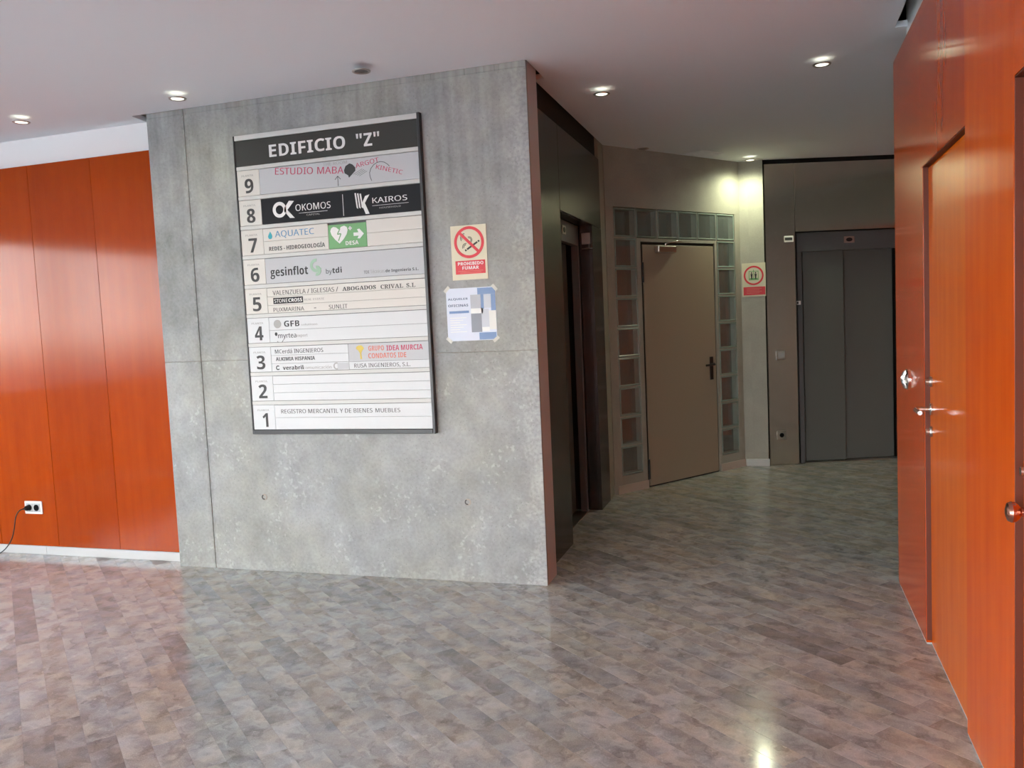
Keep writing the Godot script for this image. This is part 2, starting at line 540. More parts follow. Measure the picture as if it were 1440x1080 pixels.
func build_floor():
	var f := structure("floor", "polished grey marble floor of narrow staggered tiles", "floor")
	slab(f, "grout_bed", -7.9, 1.75, -0.10, -0.0006, -9.4, 6.6, M.grout, 0.0)
	var az := deg_to_rad(-49.14)
	var d := Vector2(sin(az), cos(az)); var n := Vector2(cos(az), -sin(az))
	var seen := []
	var rest := []
	for k in range(-130, 100):
		var p := -0.025 + TW * (k + 0.5)
		var r := RandomNumberGenerator.new()
		r.seed = 5000 + k
		var off := fposmod(0.17 + k * 0.233 + r.randf_range(-0.12, 0.12), TL)
		if k == 0: off = fposmod(5.27, TL)
		if k == 9: off = fposmod(3.17, TL)
		for j in range(-24, 26):
			var a := off + TL * (j + 0.5)
			var c := d * a + n * p
			if c.x < -7.45 or c.x > 1.35 or c.y < -6.1 or c.y > 8.75: continue
			if c.y > 4.60 and c.x < -1.70: continue
			if c.y < 4.4 and c.x > 0.85: continue
			var tone: int = [0, 0, 0, 3, 3, 8, 8, 1, 1, 2, 4, 4, 7, 7, 7, 5, 6][r.randi() % 17]
			if k == 0 and a > 4.6 and a < 5.8: tone = 9
			if k == 9 and a > 3.1 and a < 3.7: tone = 6
			if k == 29 and a > 2.0 and a < 2.8: tone = 9
			var v := r.randi() % 24
			# how large the tile shows from where one stands
			var q := Vector3(c.x, 0.0, c.y)
			var yaw := deg_to_rad(17.6)
			var fx := q.x * cos(yaw) + q.z * sin(yaw)
			var fz := -q.x * sin(yaw) + q.z * cos(yaw)
			var vis := fz > 2.2 and absf(fx) < fz * 0.66 and (c.y < 4.38 or (c.x > -1.2 and c.y < 8.4)) and c.x < 0.58 and fz < 9.0
			var e := [c, v, tone, fz]
			if vis: seen.append(e)
			else: rest.append(e)
	seen.sort_custom(func(a, b): return a[3] < b[3])
	var turn := Basis(Vector3.UP, atan2(d.y, d.x))
	for i in seen.size():
		var e: Array = seen[i]
		if i < 300:
			var o := part(f, "tile", tile_mesh(e[1], e[2]), M.marble, W(e[0].x, 0.0, e[0].y))
			o.basis = turn
		else:
			rest.append(e)
	var st := new_st()
	for e in rest:
		add_tile(st, Transform3D(turn, W(e[0].x, 0.0, e[0].y)), e[1], e[2])
	var all := part(f, "tiles", fin(st), M.marble)
	all.set_meta("kind", "stuff")

# ------------------------------------------------------------------ ceiling
func build_ceiling():
	var c := structure("ceiling", "flat pale plaster ceiling with recessed downlights", "ceiling")
	# outline as (x, depth); it stops short of the concrete and of the steel panels, leaving dark shadow gaps
	var o := PackedVector2Array([Vector2(-7.9, -6.5), Vector2(0.600, -6.5), Vector2(0.600, 4.718), Vector2(1.75, 4.718), Vector2(1.75, 8.86), Vector2(0.19, 8.325), Vector2(-0.084, 8.232), Vector2(-0.085, 8.209), Vector2(-0.302, 8.216),
		Vector2(-1.275, 6.828), Vector2(-1.30, 6.80), Vector2(-1.30, 4.780), Vector2(-1.236, 4.780), Vector2(-1.236, 4.398), Vector2(-3.690, 4.398), Vector2(-3.800, 4.393), Vector2(-3.828, 4.558), Vector2(-7.9, 4.558)])
	var p := PackedVector2Array()
	for v in o: p.append(Vector2(v.x, v.y))
	part(c, "plasterboard", prism(p, 0.03), M.ceiling_paint, Vector3(0, CEIL + 0.03, 0), Vector3(-90, 0, 0)).rotation_degrees = Vector3(-90, 0, 0)
	slab(c, "roof_slab", -8.0, 2.0, 3.12, 3.30, -9.6, 6.7, M.concrete_plain, 0.0)

# ------------------------------------------------------------------ walls in front
func build_walls():
	# raw concrete wall that carries the board
	var w := structure("wall_center", "raw grey concrete wall behind the tenant board", "wall", W(-3.70, 0, 4.405))
	var s := Vector2(1.0 / 2.45, 1.0 / 2.83)
	var sh := Vector2(0, 2.83)
	slab(w, "wall_core", 0.002, 2.448, 0.0, 3.12, -0.205, -0.006, M.concrete_plain, 0.002)
	var g := 0.0018
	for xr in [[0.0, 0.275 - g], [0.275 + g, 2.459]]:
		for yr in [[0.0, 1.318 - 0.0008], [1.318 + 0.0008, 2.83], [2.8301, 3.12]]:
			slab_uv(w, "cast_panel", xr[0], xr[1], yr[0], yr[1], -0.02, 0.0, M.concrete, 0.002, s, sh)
	for h in [[0.666, 0.466], [2.007, 0.464]]:
		var t := part(w, "tie_hole", lathe([Vector2(0.020, 0.0002), Vector2(0.0185, 0.0022), Vector2(0.012, 0.0016), Vector2(0.010, -0.004), Vector2(0.0, -0.005)], 20), M.concrete_plain, Vector3(h[0], h[1], 0.0))
		t.set_meta("label", "plugged tie hole with painted shade crescent")
		part(t, "plug", prism(band_pts(-0.002, 0.0, 0.009, 0.0165, PI * 0.6, PI * 1.6, 14), 0.0012), M.ink_soft, Vector3(0, 0, 0.0016))  # dark crescent paints the shade inside the hole
	# the wall's end, concrete in one even pale grey, facing the lift lobby
	slab(w, "end_face", 2.448, 2.458, 0.0, 3.12, -0.205, -0.0205, M.end_face_grey, 0.001)

	# panelled wall on the left
	var l := structure("wall_left", "glossy orange cherry wood panelled wall", "wall", W(-3.70, 0, 4.50))
	slab(l, "wall_body", -4.1, -0.002, 0.0, 3.12, -0.30, -0.06, M.white_paint, 0.0)
	var xs := [-4.1, -3.69, -3.17, -2.645, -2.12, -1.595, -1.08, -0.555, -0.004]
	for i in xs.size() - 1:
		slab(l, "wood_panel", xs[i] + 0.001, xs[i + 1] - 0.001, 0.061, 2.668, -0.058, 0.0, [M.wood_dimmed, M.wood_dimmed_deep, M.wood_dimmed, M.wood_dimmed_deep][(i + 1) % 4], 0.001, Vector2(0.45 + 0.2 * fposmod(i * 0.37, 1.0), 1.39), Vector2(0.9, 0.36))
	var b := structure("baseboard_left", "white stone skirting under the orange panelling", "baseboard", W(-3.70, 0, 4.50))
	var k := 0
	for x in [[-4.1, -2.45], [-2.45, -1.19], [-1.19, -0.004]]:
		slab(b, "skirting_stone", x[0] + 0.0006, x[1] - 0.0006, 0.0, 0.060, -0.058, 0.006, M.skirting_stone, 0.0015)
		k += 1

# ------------------------------------------------------------------ right-hand wood wall with two doors
func build_right_wall():
	# local x runs towards the viewer (depth falls), local z points into the room
	var w := structure("wall_right", "glossy orange wood panelled wall with flush doors", "wall", W(0.597, 0, 4.77), -90.0)
	slab(w, "wall_body", 0.004, 11.26, 0.0, 3.12, -1.15, -0.062, M.white_paint, 0.0)
	slab(w, "return_panel", 0.0, 0.0035, 0.0, 2.703, -1.15, -0.062, M.wood, 0.0005, Vector2.ZERO, Vector2(0.9, 0.36))
	# panels: x from, x to, y from
	var ps := [[0.0, 0.81, 0.007], [0.81, 1.68, 2.045], [1.68, 2.27, 0.007], [2.27, 3.17, 2.050], [3.17, 4.05, 0.007], [4.05, 4.93, 0.007], [4.93, 5.81, 0.007], [5.81, 6.69, 0.007], [6.69, 7.57, 0.007], [7.57, 8.45, 0.007], [8.45, 9.33, 0.007], [9.33, 10.3, 0.007], [10.3, 11.26, 0.007]]
	for i in ps.size():
		var p: Array = ps[i]
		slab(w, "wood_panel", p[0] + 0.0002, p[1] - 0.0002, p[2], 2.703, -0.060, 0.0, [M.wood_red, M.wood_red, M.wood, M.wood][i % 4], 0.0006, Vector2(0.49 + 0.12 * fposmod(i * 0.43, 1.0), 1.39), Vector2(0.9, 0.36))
	slab(w, "wood_panel", 0.8092, 0.862, 0.007, 2.0442, -0.060, 0.0, M.wood_red, 0.0012, Vector2(0.8, 1.39), Vector2(0.9, 0.36))
	var b := structure("baseboard_right", "thin white stone strip under the orange panels", "baseboard", W(0.597, 0, 4.77), -90.0)
	for p in [[0.05, 0.862], [1.68, 2.27], [3.17, 11.26]]:
		slab(b, "skirting_strip", p[0], p[1], 0.0, 0.0065, -0.058, -0.001, M.skirting_stone, 0.001)

	# first flush door
	var d := structure("door_1", "orange wooden flush door with chrome lever handle", "door", W(0.597, 0, 3.905), -90.0)
	slab(d, "door_frame", 0.0, 0.006, 0.02, 2.040, -0.058, -0.001, M.wood_edge, 0.0008)
	slab(d, "door_frame", 0.0, 0.808, 2.040, 2.0446, -0.058, -0.001, M.wood_edge, 0.0008)
	slab(d, "threshold", 0.0, 0.808, 0.0, 0.0065, -0.058, -0.021, M.skirting_stone, 0.001)
	var leaf := slab(d, "door_leaf", 0.008, 0.806, 0.007, 2.037, -0.058, -0.020, M.wood_light, 0.0015, Vector2(0.55, 1.39), Vector2(0.9, 0.36))
	leaf.set_meta("label", "lighter orange wooden door leaf")
	var lev := part(d, "lever_handle", tube(PackedVector3Array([Vector3(0.055, 1.034, -0.018), Vector3(0.055, 1.034, 0.030), Vector3(0.058, 1.034, 0.040), Vector3(0.066, 1.034, 0.045), Vector3(0.08, 1.034, 0.046), Vector3(0.175, 1.032, 0.044)]), 0.0095, 14), M.chrome)
	part(lev, "rosette", lathe([Vector2(0.026, 0.0), Vector2(0.026, 0.007), Vector2(0.023, 0.010), Vector2(0.0, 0.010)], 28), M.chrome, Vector3(0.055, 1.034, -0.020))
	for y in [1.149, 0.938]:
		var cyl := part(d, "lock_cylinder", lathe([Vector2(0.022, 0.0), Vector2(0.022, 0.006), Vector2(0.018, 0.010), Vector2(0.012, 0.010), Vector2(0.012, 0.024), Vector2(0.0, 0.025)], 24), M.satin, Vector3(0.050, y, -0.020))
		slab(cyl, "key_slot", -0.0012, 0.0012, -0.005, 0.005, 0.0245, 0.0256, M.black_plastic, 0.0002)

	# second flush door, cut by the edge of the picture
	var e := structure("door_2", "orange wooden flush door with round copper knob", "door", W(0.597, 0, 2.50), -90.0)
	slab(e, "door_frame", 0.0, 0.006, 0.02, 2.044, -0.058, -0.001, M.wood_edge, 0.0008)
	slab(e, "door_frame", 0.0, 0.898, 2.044, 2.0492, -0.058, -0.001, M.wood_edge, 0.0008)
	slab(e, "threshold", 0.0, 0.898, 0.0, 0.0065, -0.058, -0.021, M.skirting_stone, 0.001)
	slab(e, "door_leaf", 0.008, 0.896, 0.007, 2.041, -0.058, -0.020, M.wood, 0.0015, Vector2(0.58, 1.39), Vector2(0.9, 0.36))
	part(e, "knob", lathe([Vector2(0.026, 0.0), Vector2(0.026, 0.005), Vector2(0.013, 0.008), Vector2(0.011, 0.030), Vector2(0.020, 0.036), Vector2(0.026, 0.044), Vector2(0.027, 0.052), Vector2(0.023, 0.060), Vector2(0.012, 0.064), Vector2(0.0, 0.0645)], 32), M.copper, Vector3(0.105, 0.935, -0.020))
	var esc := part(e, "lock_plate", lathe([Vector2(0.032, 0.0), Vector2(0.032, 0.006), Vector2(0.028, 0.010), Vector2(0.0, 0.010)], 28, 0.8, 1.1), M.chrome, Vector3(0.085, 1.040, -0.020))
	part(esc, "lock_cylinder", lathe([Vector2(0.011, 0.0), Vector2(0.011, 0.016), Vector2(0.0, 0.0165)], 20), M.satin, Vector3(0, -0.003, 0.010))

	# oval chrome reader beside the first door
	var r := thing("door_entry_reader", "oval ribbed chrome fitting on orange panel beyond lever door", "door fitting", W(0.597, 1.066, 4.37), -90.0)
	part(r, "base_plate", lathe([Vector2(0.060, 0.0), Vector2(0.060, 0.006), Vector2(0.054, 0.012), Vector2(0.0, 0.014)], 32, 0.95, 0.85), M.chrome, Vector3(0, 0.052, 0.0005))
	for i in 4:
		var x := -0.033 + i * 0.022
		var pts := PackedVector3Array()
		for j in 9:
			var t := -1.0 + j * 0.25
			var hh := 0.046 * sqrt(1.0 - pow(x / 0.06, 2))
			pts.append(Vector3(x, 0.052 + t * hh * 0.9, 0.012 + 0.012 * (1.0 - t * t)))
		part(r, "rib", tube(pts, 0.0055, 10), M.chrome)

# ------------------------------------------------------------------ lift lobby
func lift_doors(p: Node3D, w: float, open_h: float, door_h: float, depth: float):
	# opening from x = 0 to w, head at open_h; steel reveal, grey portal set back by depth
	var fw := 0.075
	slab(p, "portal_jamb", 0.030, fw, 0.0, door_h, -depth - 0.05, -depth, M.lift_frame, 0.002)
	slab(p, "portal_jamb", w - fw, w - 0.030, 0.0, door_h, -depth - 0.05, -depth, M.lift_frame, 0.002)
	slab(p, "portal_head", 0.030, w - 0.030, door_h, open_h - 0.004, -depth - 0.05, -depth, M.lift_frame, 0.002)
	var mid := (w - 2 * fw) * 0.455 + fw
	slab(p, "door_leaf", fw + 0.022, mid - 0.0025, 0.010, door_h + 0.01, -depth - 0.075, -depth - 0.045, M.lift_grey, 0.003)
	slab(p, "door_leaf", mid - 0.06, w - fw - 0.012, 0.010, door_h + 0.01, -depth - 0.115, -depth - 0.085, M.lift_grey, 0.003)
	slab(p, "shaft_back", 0.0, w, 0.0, open_h, -depth - 0.20, -depth - 0.15, M.void, 0.0)
	slab(p, "sill", fw, w - fw, 0.0, 0.006, -depth - 0.12, -depth + 0.005, M.satin, 0.001)
	var disp := part(p, "floor_display", box(Vector3(0.10, 0.062, 0.006), 0.002), M.satin, Vector3(w * 0.495, (door_h + open_h) / 2 + 0.003, -depth + 0.003))
	part(disp, "display_window", lathe([Vector2(0.030, 0.0), Vector2(0.030, 0.003), Vector2(0.0, 0.003)], 28, 1.0, 0.62), M.black_plastic, Vector3(0, 0, 0.0025))

func build_lobby():
	# steel wall on the left of the lobby, facing +x; local x runs away from the viewer from depth 4.62
	var w := structure("wall_lobby_left", "dark brushed steel wall with lift on the left", "wall", W(-1.30, 0, 4.61), 90.0)
	slab(w, "wall_body", 0.0, 0.67, 0.0, 3.12, -0.30, -0.030, M.void, 0.0)
	slab(w, "wall_body", 1.66, 2.10, 0.0, 3.12, -0.30, -0.030, M.void, 0.0)
	slab(w, "wall_body", 0.67, 1.66, 2.19, 3.12, -0.30, -0.030, M.void, 0.0)
	slab(w, "wall_body", 0.67, 1.66, 0.0, 3.12, -0.40, -0.32, M.void, 0.0)
	slab(w, "steel_panel", 0.0, 0.668, 0.0, 2.715, -0.029, 0.0, M.bronze, 0.0015)
	slab(w, "steel_panel", 0.672, 1.988, 2.176, 2.715, -0.029, 0.0, M.bronze, 0.0015)
	slab(w, "steel_panel", 1.643, 1.988, 0.0, 2.172, -0.029, 0.0, M.bronze, 0.0015)
	# reveal of the lift opening
	slab(w, "reveal", 0.664, 0.668, 0.0, 2.172, -0.10, -0.029, M.bronze, 0.0005)
	slab(w, "reveal", 1.643, 1.648, 0.0, 2.172, -0.10, -0.029, M.bronze, 0.0005)
	slab(w, "reveal", 0.668, 1.643, 2.172, 2.176, -0.10, -0.029, M.bronze, 0.0005)
	# plastered end beyond the steel
	slab(w, "plaster_end", 1.992, 2.225, 0.0, 3.12, -0.25, -0.004, M.plaster, 0.002)
	var d := structure("door_3", "dark lift door recessed in the steel wall beside the concrete", "lift door", W(-1.30, 0, 5.278), 90.0)
	lift_doors(d, 0.975, 2.172, 2.02, 0.10)
	var ind := thing("lift_indicator", "small pale indicator plate on side of dark left lift", "indicator", W(-1.345, 2.03, 6.246), 0.0)
	slab(ind, "plate", -0.035, 0.030, 0.0, 0.085, 0.0, 0.006, M.grey_plastic, 0.002)
	slab(ind, "ledge", -0.035, 0.045, -0.035, -0.028, 0.0, 0.012, M.satin, 0.001)
	slab(ind, "bracket", 0.018, 0.024, -0.030, 0.004, 0.0, 0.005, M.satin, 0.001)

	build_block_wall()

	# short plaster wall between the glass blocks and the lift
	var s := structure("wall_lobby_corner", "narrow pale plaster wall beside the lift steel", "wall", W(-0.302, 0, 8.216), 2.0)
	slab(s, "plaster", -0.06, 0.214, 0.0, 3.12, -0.40, 0.0, M.plaster, 0.001)
	var sb := structure("baseboard_lobby_corner", "short pinkish stone skirting beside the lift steel", "baseboard", W(-0.302, 0, 8.216), 2.0)
	slab(sb, "skirting_stone", 0.008, 0.224, 0.0, 0.068, 0.001, 0.014, M.skirting_stone, 0.002)

	# steel wall with the second lift
	var e := structure("wall_lobby_back", "brushed steel wall around the grey lift at the end", "wall", W(-0.085, 0, 8.231), 19.0)
	slab(e, "wall_body", 0.0, 0.292, 0.0, 3.12, -0.40, -0.03, M.void, 0.0)
	slab(e, "wall_body", 1.352, 2.1, 0.0, 3.12, -0.40, -0.03, M.void, 0.0)
	slab(e, "wall_body", 0.292, 1.352, 2.19, 3.12, -0.40, -0.03, M.void, 0.0)
	slab(e, "wall_body", 0.292, 1.352, 0.0, 3.12, -0.50, -0.41, M.void, 0.0)
	slab(e, "steel_panel", 0.012, 0.289, 0.004, 2.821, -0.029, 0.0, M.steel, 0.0015)
	slab(e, "steel_panel", 0.2915, 1.90, 2.190, 2.821, -0.029, 0.0, M.steel, 0.0015)
	slab(e, "steel_panel", 1.355, 1.90, 0.004, 2.187, -0.029, 0.0, M.steel, 0.0015)
	slab(e, "reveal", 0.289, 0.293, 0.0, 2.187, -0.05, -0.029, M.door_gap, 0.0005)
	slab(e, "reveal", 1.351, 1.355, 0.0, 2.187, -0.05, -0.029, M.door_gap, 0.0005)
	var d4 := structure("door_4", "grey two-leaf lift door at the end of the lobby", "lift door", e.transform * Vector3(0.290, 0, 0), 19.0)
	lift_doors(d4, 1.063, 2.187, 2.008, 0.045)

	# wall that closes the lobby on the right
	var r := structure("wall_lobby_right", "plaster wall closing the lift lobby", "wall", W(1.75, 0, 4.77), -90.0)
	slab(r, "wall_body", -4.3, 0.0, 0.0, 3.12, -0.2, 0.0, M.plaster, 0.0)
	slab(r, "wood_panel", -3.95, -2.15, 0.0, 2.30, 0.0005, 0.02, M.wood, 0.001, Vector2.ZERO, Vector2(0.9, 0.36))

func build_block_wall():
	# the slanting wall; local x runs along it from the hinge side of the door, local z faces the lobby
	var az := 35.0
	var w := structure("wall_lobby_slanted", "slanting plaster wall framed with glass blocks around a door", "wall", W(-1.071, 0, 7.118), 90.0 - az)
	var X0 := -0.307; var X1 := 1.262; var Y0 := 0.145; var Y1 := 2.375
	var px := (X1 - X0) / 6.0; var py := (Y1 - Y0) / 9.0
	var t := -0.08
	slab(w, "wall_core", -0.36, 1.33, 0.0, 3.12, -0.20, t - 0.004, M.void, 0.0)
	slab(w, "plaster", -0.398, 1.338, Y1, 3.12, t, 0.0, M.plaster, 0.001)
	slab(w, "plaster", -0.398, X0, 0.0, Y1, t, 0.0, M.plaster, 0.001)
	slab(w, "plaster", X0, X0 + px, 0.0, Y0, t, 0.0, M.plaster, 0.001)
	slab(w, "plaster", X1 - px, X1, 0.0, Y0, t, 0.0, M.plaster, 0.001)
	slab(w, "plaster", X1, 1.338, 0.0, Y1, t, 0.0, M.plaster, 0.001)
	# surround between blocks and door leaf
	slab(w, "door_surround", X0 + px, 0.004, 0.0, Y1 - py, t, -0.002, M.plaster, 0.002)
	slab(w, "door_surround", 0.967, X1 - px, 0.0, Y1 - py, t, -0.002, M.plaster, 0.002)
	slab(w, "door_surround", 0.004, 0.967, 2.098, Y1 - py, t, -0.002, M.plaster, 0.002)
	# the glass blocks
	var gw := px - 0.012; var gh := py - 0.012
	var rim := new_st()
	var rw := 0.013
	add_box(rim, Vector3(0, gh / 2 - rw / 2, -0.036), Vector3(gw, rw, 0.072), 0.003)
	add_box(rim, Vector3(0, -gh / 2 + rw / 2, -0.036), Vector3(gw, rw, 0.072), 0.003)
	add_box(rim, Vector3(-gw / 2 + rw / 2, 0, -0.036), Vector3(rw, gh - 2 * rw, 0.072), 0.003)
	add_box(rim, Vector3(gw / 2 - rw / 2, 0, -0.036), Vector3(rw, gh - 2 * rw, 0.072), 0.003)
	var rim_mesh := fin(rim)
	var core := box(Vector3(gw - 2 * rw, gh - 2 * rw, 0.010), 0.0)
	var face := box(Vector3(gw - 2 * rw, gh - 2 * rw, 0.004), 0.0)
	for r in 9:
		for c in 6:
			if r > 0 and c > 0 and c < 5: continue
			var ctr := Vector3(X0 + px * (c + 0.5), Y1 - py * (r + 0.5), 0.0)
			var g := part(w, "glass_block", rim_mesh, M.block_glass, ctr)
			part(g, "inner_glass", core, M.block_core, Vector3(0, 0, -0.064))
			part(g, "glass_face", face, M.pane_glass, Vector3(0, 0, -0.005))
	# mortar between the blocks
	for c in 7:
		var x := X0 + px * c
		if c == 0 or c == 6: continue
		slab(w, "mortar_joint", x - 0.006, x + 0.006, Y1 - py, Y1, t, -0.006, M.plaster, 0.001)
	for r in range(1, 9):
		for x in [[X0, X0 + px], [X1 - px, X1]]:
			slab(w, "mortar_joint", x[0], x[1], Y1 - py * r - 0.006, Y1 - py * r + 0.006, t, -0.006, M.plaster, 0.001)
	# skirting
	var b := structure("baseboard_lobby_slanted", "pinkish stone skirting along the slanting plaster wall", "baseboard", w.position, 90.0 - az)
	slab(b, "skirting_stone", -0.36, 0.0, 0.0, 0.070, 0.001, 0.013, M.skirting_pink, 0.002)
	slab(b, "skirting_stone", 0.975, 1.333, 0.0, 0.070, 0.001, 0.013, M.skirting_pink, 0.002)
	# fire door
	var d := structure("door_5", "beige steel fire door with black lever and chrome closer", "door", w.position, 90.0 - az)
	slab(d, "door_gap", 0.005, 0.966, 0.0, 2.096, -0.075, -0.014, M.door_gap, 0.0)
	slab(d, "door_leaf", 0.028, 0.949, 0.012, 2.074, -0.0135, -0.003, M.door_beige, 0.002)
	for y in [0.16, 1.84]:
		part(d, "hinge", tube(PackedVector3Array([Vector3(0.014, y - 0.085, 0.004), Vector3(0.014, y + 0.085, 0.004)]), 0.010, 12), M.black_plastic)
	var h := part(d, "lever_handle", tube(PackedVector3Array([Vector3(0.875, 1.005, -0.002), Vector3(0.875, 1.005, 0.036), Vector3(0.868, 1.005, 0.046), Vector3(0.855, 1.005, 0.050), Vector3(0.750, 1.003, 0.048)]), 0.010, 12), M.black_plastic)
	slab(h, "handle_plate", 0.853, 0.897, 0.865, 1.075, -0.002, 0.008, M.black_plastic, 0.003)
	slab(h, "handle_stub", 0.897, 0.918, 0.996, 1.016, -0.002, 0.010, M.black_plastic, 0.002)
	var cl := part(d, "door_closer", box(Vector3(0.225, 0.058, 0.050), 0.006), M.satin, Vector3(0.285, 2.035, 0.0225))
	part(cl, "closer_arm", tube(PackedVector3Array([Vector3(0.0, 0.03, 0.005), Vector3(0.0, 0.048, 0.008), Vector3(0.02, 0.055, 0.012), Vector3(0.12, 0.070, 0.030), Vector3(0.235, 0.082, -0.018)]), 0.006, 10), M.chrome)
	part(cl, "closer_spindle", lathe([Vector2(0.013, 0.0), Vector2(0.013, 0.020), Vector2(0.0, 0.021)], 20), M.chrome, Vector3(0, 0.028, 0.0), Vector3(-90, 0, 0))

# ------------------------------------------------------------------ glazing behind and beside the viewer
func build_windows():
	var out := structure("ground_terrace", "pale paved terrace outside the entrance glazing", "terrace")
	slab(out, "street", -40.0, -7.92, -0.14, -0.05, -30.0, 40.0, M.asphalt, 0.0)
	slab(out, "paving", -7.9, 30.0, -0.14, -0.05, 6.62, 40.0, M.pavement, 0.0)
	# left: local x towards -z ... wall at x = -9 facing +x
	var l := structure("wall_facade_left", "white lintel and piers of the entrance glazing", "wall", W(-7.8, 0, -6.5), 90.0)
	slab(l, "lintel", 0.0, 11.06, 2.60, 3.12, -0.12, 0.0, M.white_paint, 0.0)
	slab(l, "parapet", 0.15, 9.40, 0.0, 0.90, -0.12, 0.0, M.white_paint, 0.0)
	slab(l, "pier", 9.40, 11.06, 0.0, 2.78, -0.12, 0.0, M.white_paint, 0.0)
	slab(l, "pier", 0.0, 0.15, 0.0, 2.78, -0.12, 0.0, M.white_paint, 0.0)
	var r := structure("wall_rear", "white wall around the rear entrance glazing", "wall", W(0.6, 0, -6.5), 180.0)
	slab(r, "lintel", -0.2, 8.4, 2.78, 3.12, -0.12, 0.0, M.white_paint, 0.0)
	slab(r, "pier", -0.2, 1.0, 0.0, 2.78, -0.12, 0.0, M.white_paint, 0.0)
	slab(r, "pier", 8.25, 8.4, 0.0, 2.78, -0.12, 0.0, M.white_paint, 0.0)
	var n := 1
	for k in [[W(-7.8, 0, -6.35), 90.0, 9.25, 6, 0.90, 2.60], [W(-0.4, 0, -6.5), 180.0, 7.25, 5, 0.0, 2.78]]:
		var w: float = k[2] / k[3]
		for i in k[3]:
			var o: Vector3 = k[0] + Basis(Vector3.UP, deg_to_rad(k[1])) * Vector3(w * i, 0, 0)
			var f := structure("window_%d" % n, "tall dark-framed entrance window", "window", o, k[1])
			n += 1
			var lo: float = k[4]
			var hi: float = k[5] - 0.005
			slab(f, "window_frame", 0.002, 0.05, lo, hi, -0.09, -0.03, M.alu_dark, 0.002)
			slab(f, "window_frame", w - 0.05, w - 0.002, lo, hi, -0.09, -0.03, M.alu_dark, 0.002)
			slab(f, "window_frame", 0.05, w - 0.05, lo, lo + 0.07, -0.09, -0.03, M.alu_dark, 0.002)
			slab(f, "window_frame", 0.05, w - 0.05, hi - 0.055, hi, -0.09, -0.03, M.alu_dark, 0.002)
			slab(f, "pane", 0.05, w - 0.05, lo + 0.07, hi - 0.055, -0.063, -0.057, M.pane_glass, 0.0)

# ------------------------------------------------------------------ downlights
func build_downlights():
	var lit := "round recessed downlight glowing in the ceiling "
	for k in [[-4.376, 4.112, 0.10, lit + "above orange panelled wall"], [-3.224, 4.105, 0.10, lit + "above left end of concrete wall"],
			[-2.057, 4.103, 0.0, "unlit round recessed downlight in ceiling above the tenant board"],
			[-0.979, 5.147, 0.12, lit + "beside dark steel wall"], [0.276, 5.114, 0.14, lit + "nearest the orange door wall"], [-0.189, 7.985, 1.35, lit + "near the end lift corner"],
			[-1.002, 6.962, 0.0, "unlit dark round recessed downlight in ceiling before the glass blocks"]]:
		var d := thing("downlight", k[3], "downlight", W(k[0], CEIL, k[1]), 0.0, "ceiling downlights")
		# turned so that the profile's z axis points down
		part(d, "trim_ring", lathe([Vector2(0.035, 0.0012), Vector2(0.037, 0.0040), Vector2(0.041, 0.0055), Vector2(0.048, 0.004), Vector2(0.050, 0.0)], 32), M.satin, Vector3.ZERO, Vector3(90, 0, 0))
		if k[2] > 0.0:
			part(d, "lamp_face", lathe([Vector2(0.0, 0.0025), Vector2(0.034, 0.0025), Vector2(0.036, 0.001)], 28), M.lamp_glow, Vector3.ZERO, Vector3(90, 0, 0))
			var s := SpotLight3D.new()
			s.name = "lamp_light"
			s.light_color = c8(244, 252, 214)
			s.light_energy = k[2]
			s.spot_angle = 80.0
			s.spot_angle_attenuation = 1.0
			s.spot_range = 14.0
			s.spot_attenuation = 2.0
			s.light_size = 0.036
			s.shadow_enabled = true
			d.add_child(s)
			s.position = Vector3(0, -0.012, 0)
			s.rotation_degrees = Vector3(-90, 0, 0)
		else:
			part(d, "lamp_face", lathe([Vector2(0.0, 0.0010), Vector2(0.020, 0.0025), Vector2(0.036, 0.001)], 28), M.lamp_off, Vector3.ZERO, Vector3(90, 0, 0))
	var v := thing("ceiling_vent", "small rectangular ceiling grille in front of the glass blocks", "vent", W(-0.55, CEIL, 7.44), 55.0)
	slab(v, "frame", -0.15, 0.15, -0.006, 0.0, -0.085, -0.070, M.ceiling_paint, 0.002)
	slab(v, "frame", -0.15, 0.15, -0.006, 0.0, 0.070, 0.085, M.ceiling_paint, 0.002)
	slab(v, "frame", -0.15, -0.135, -0.006, 0.0, -0.070, 0.070, M.ceiling_paint, 0.002)
	slab(v, "frame", 0.135, 0.15, -0.006, 0.0, -0.070, 0.070, M.ceiling_paint, 0.002)
	for i in 5:
		var z := -0.056 + i * 0.028
		slab(v, "slat", -0.135, 0.135, -0.004, -0.001, z - 0.009, z + 0.009, M.ceiling_paint, 0.001)

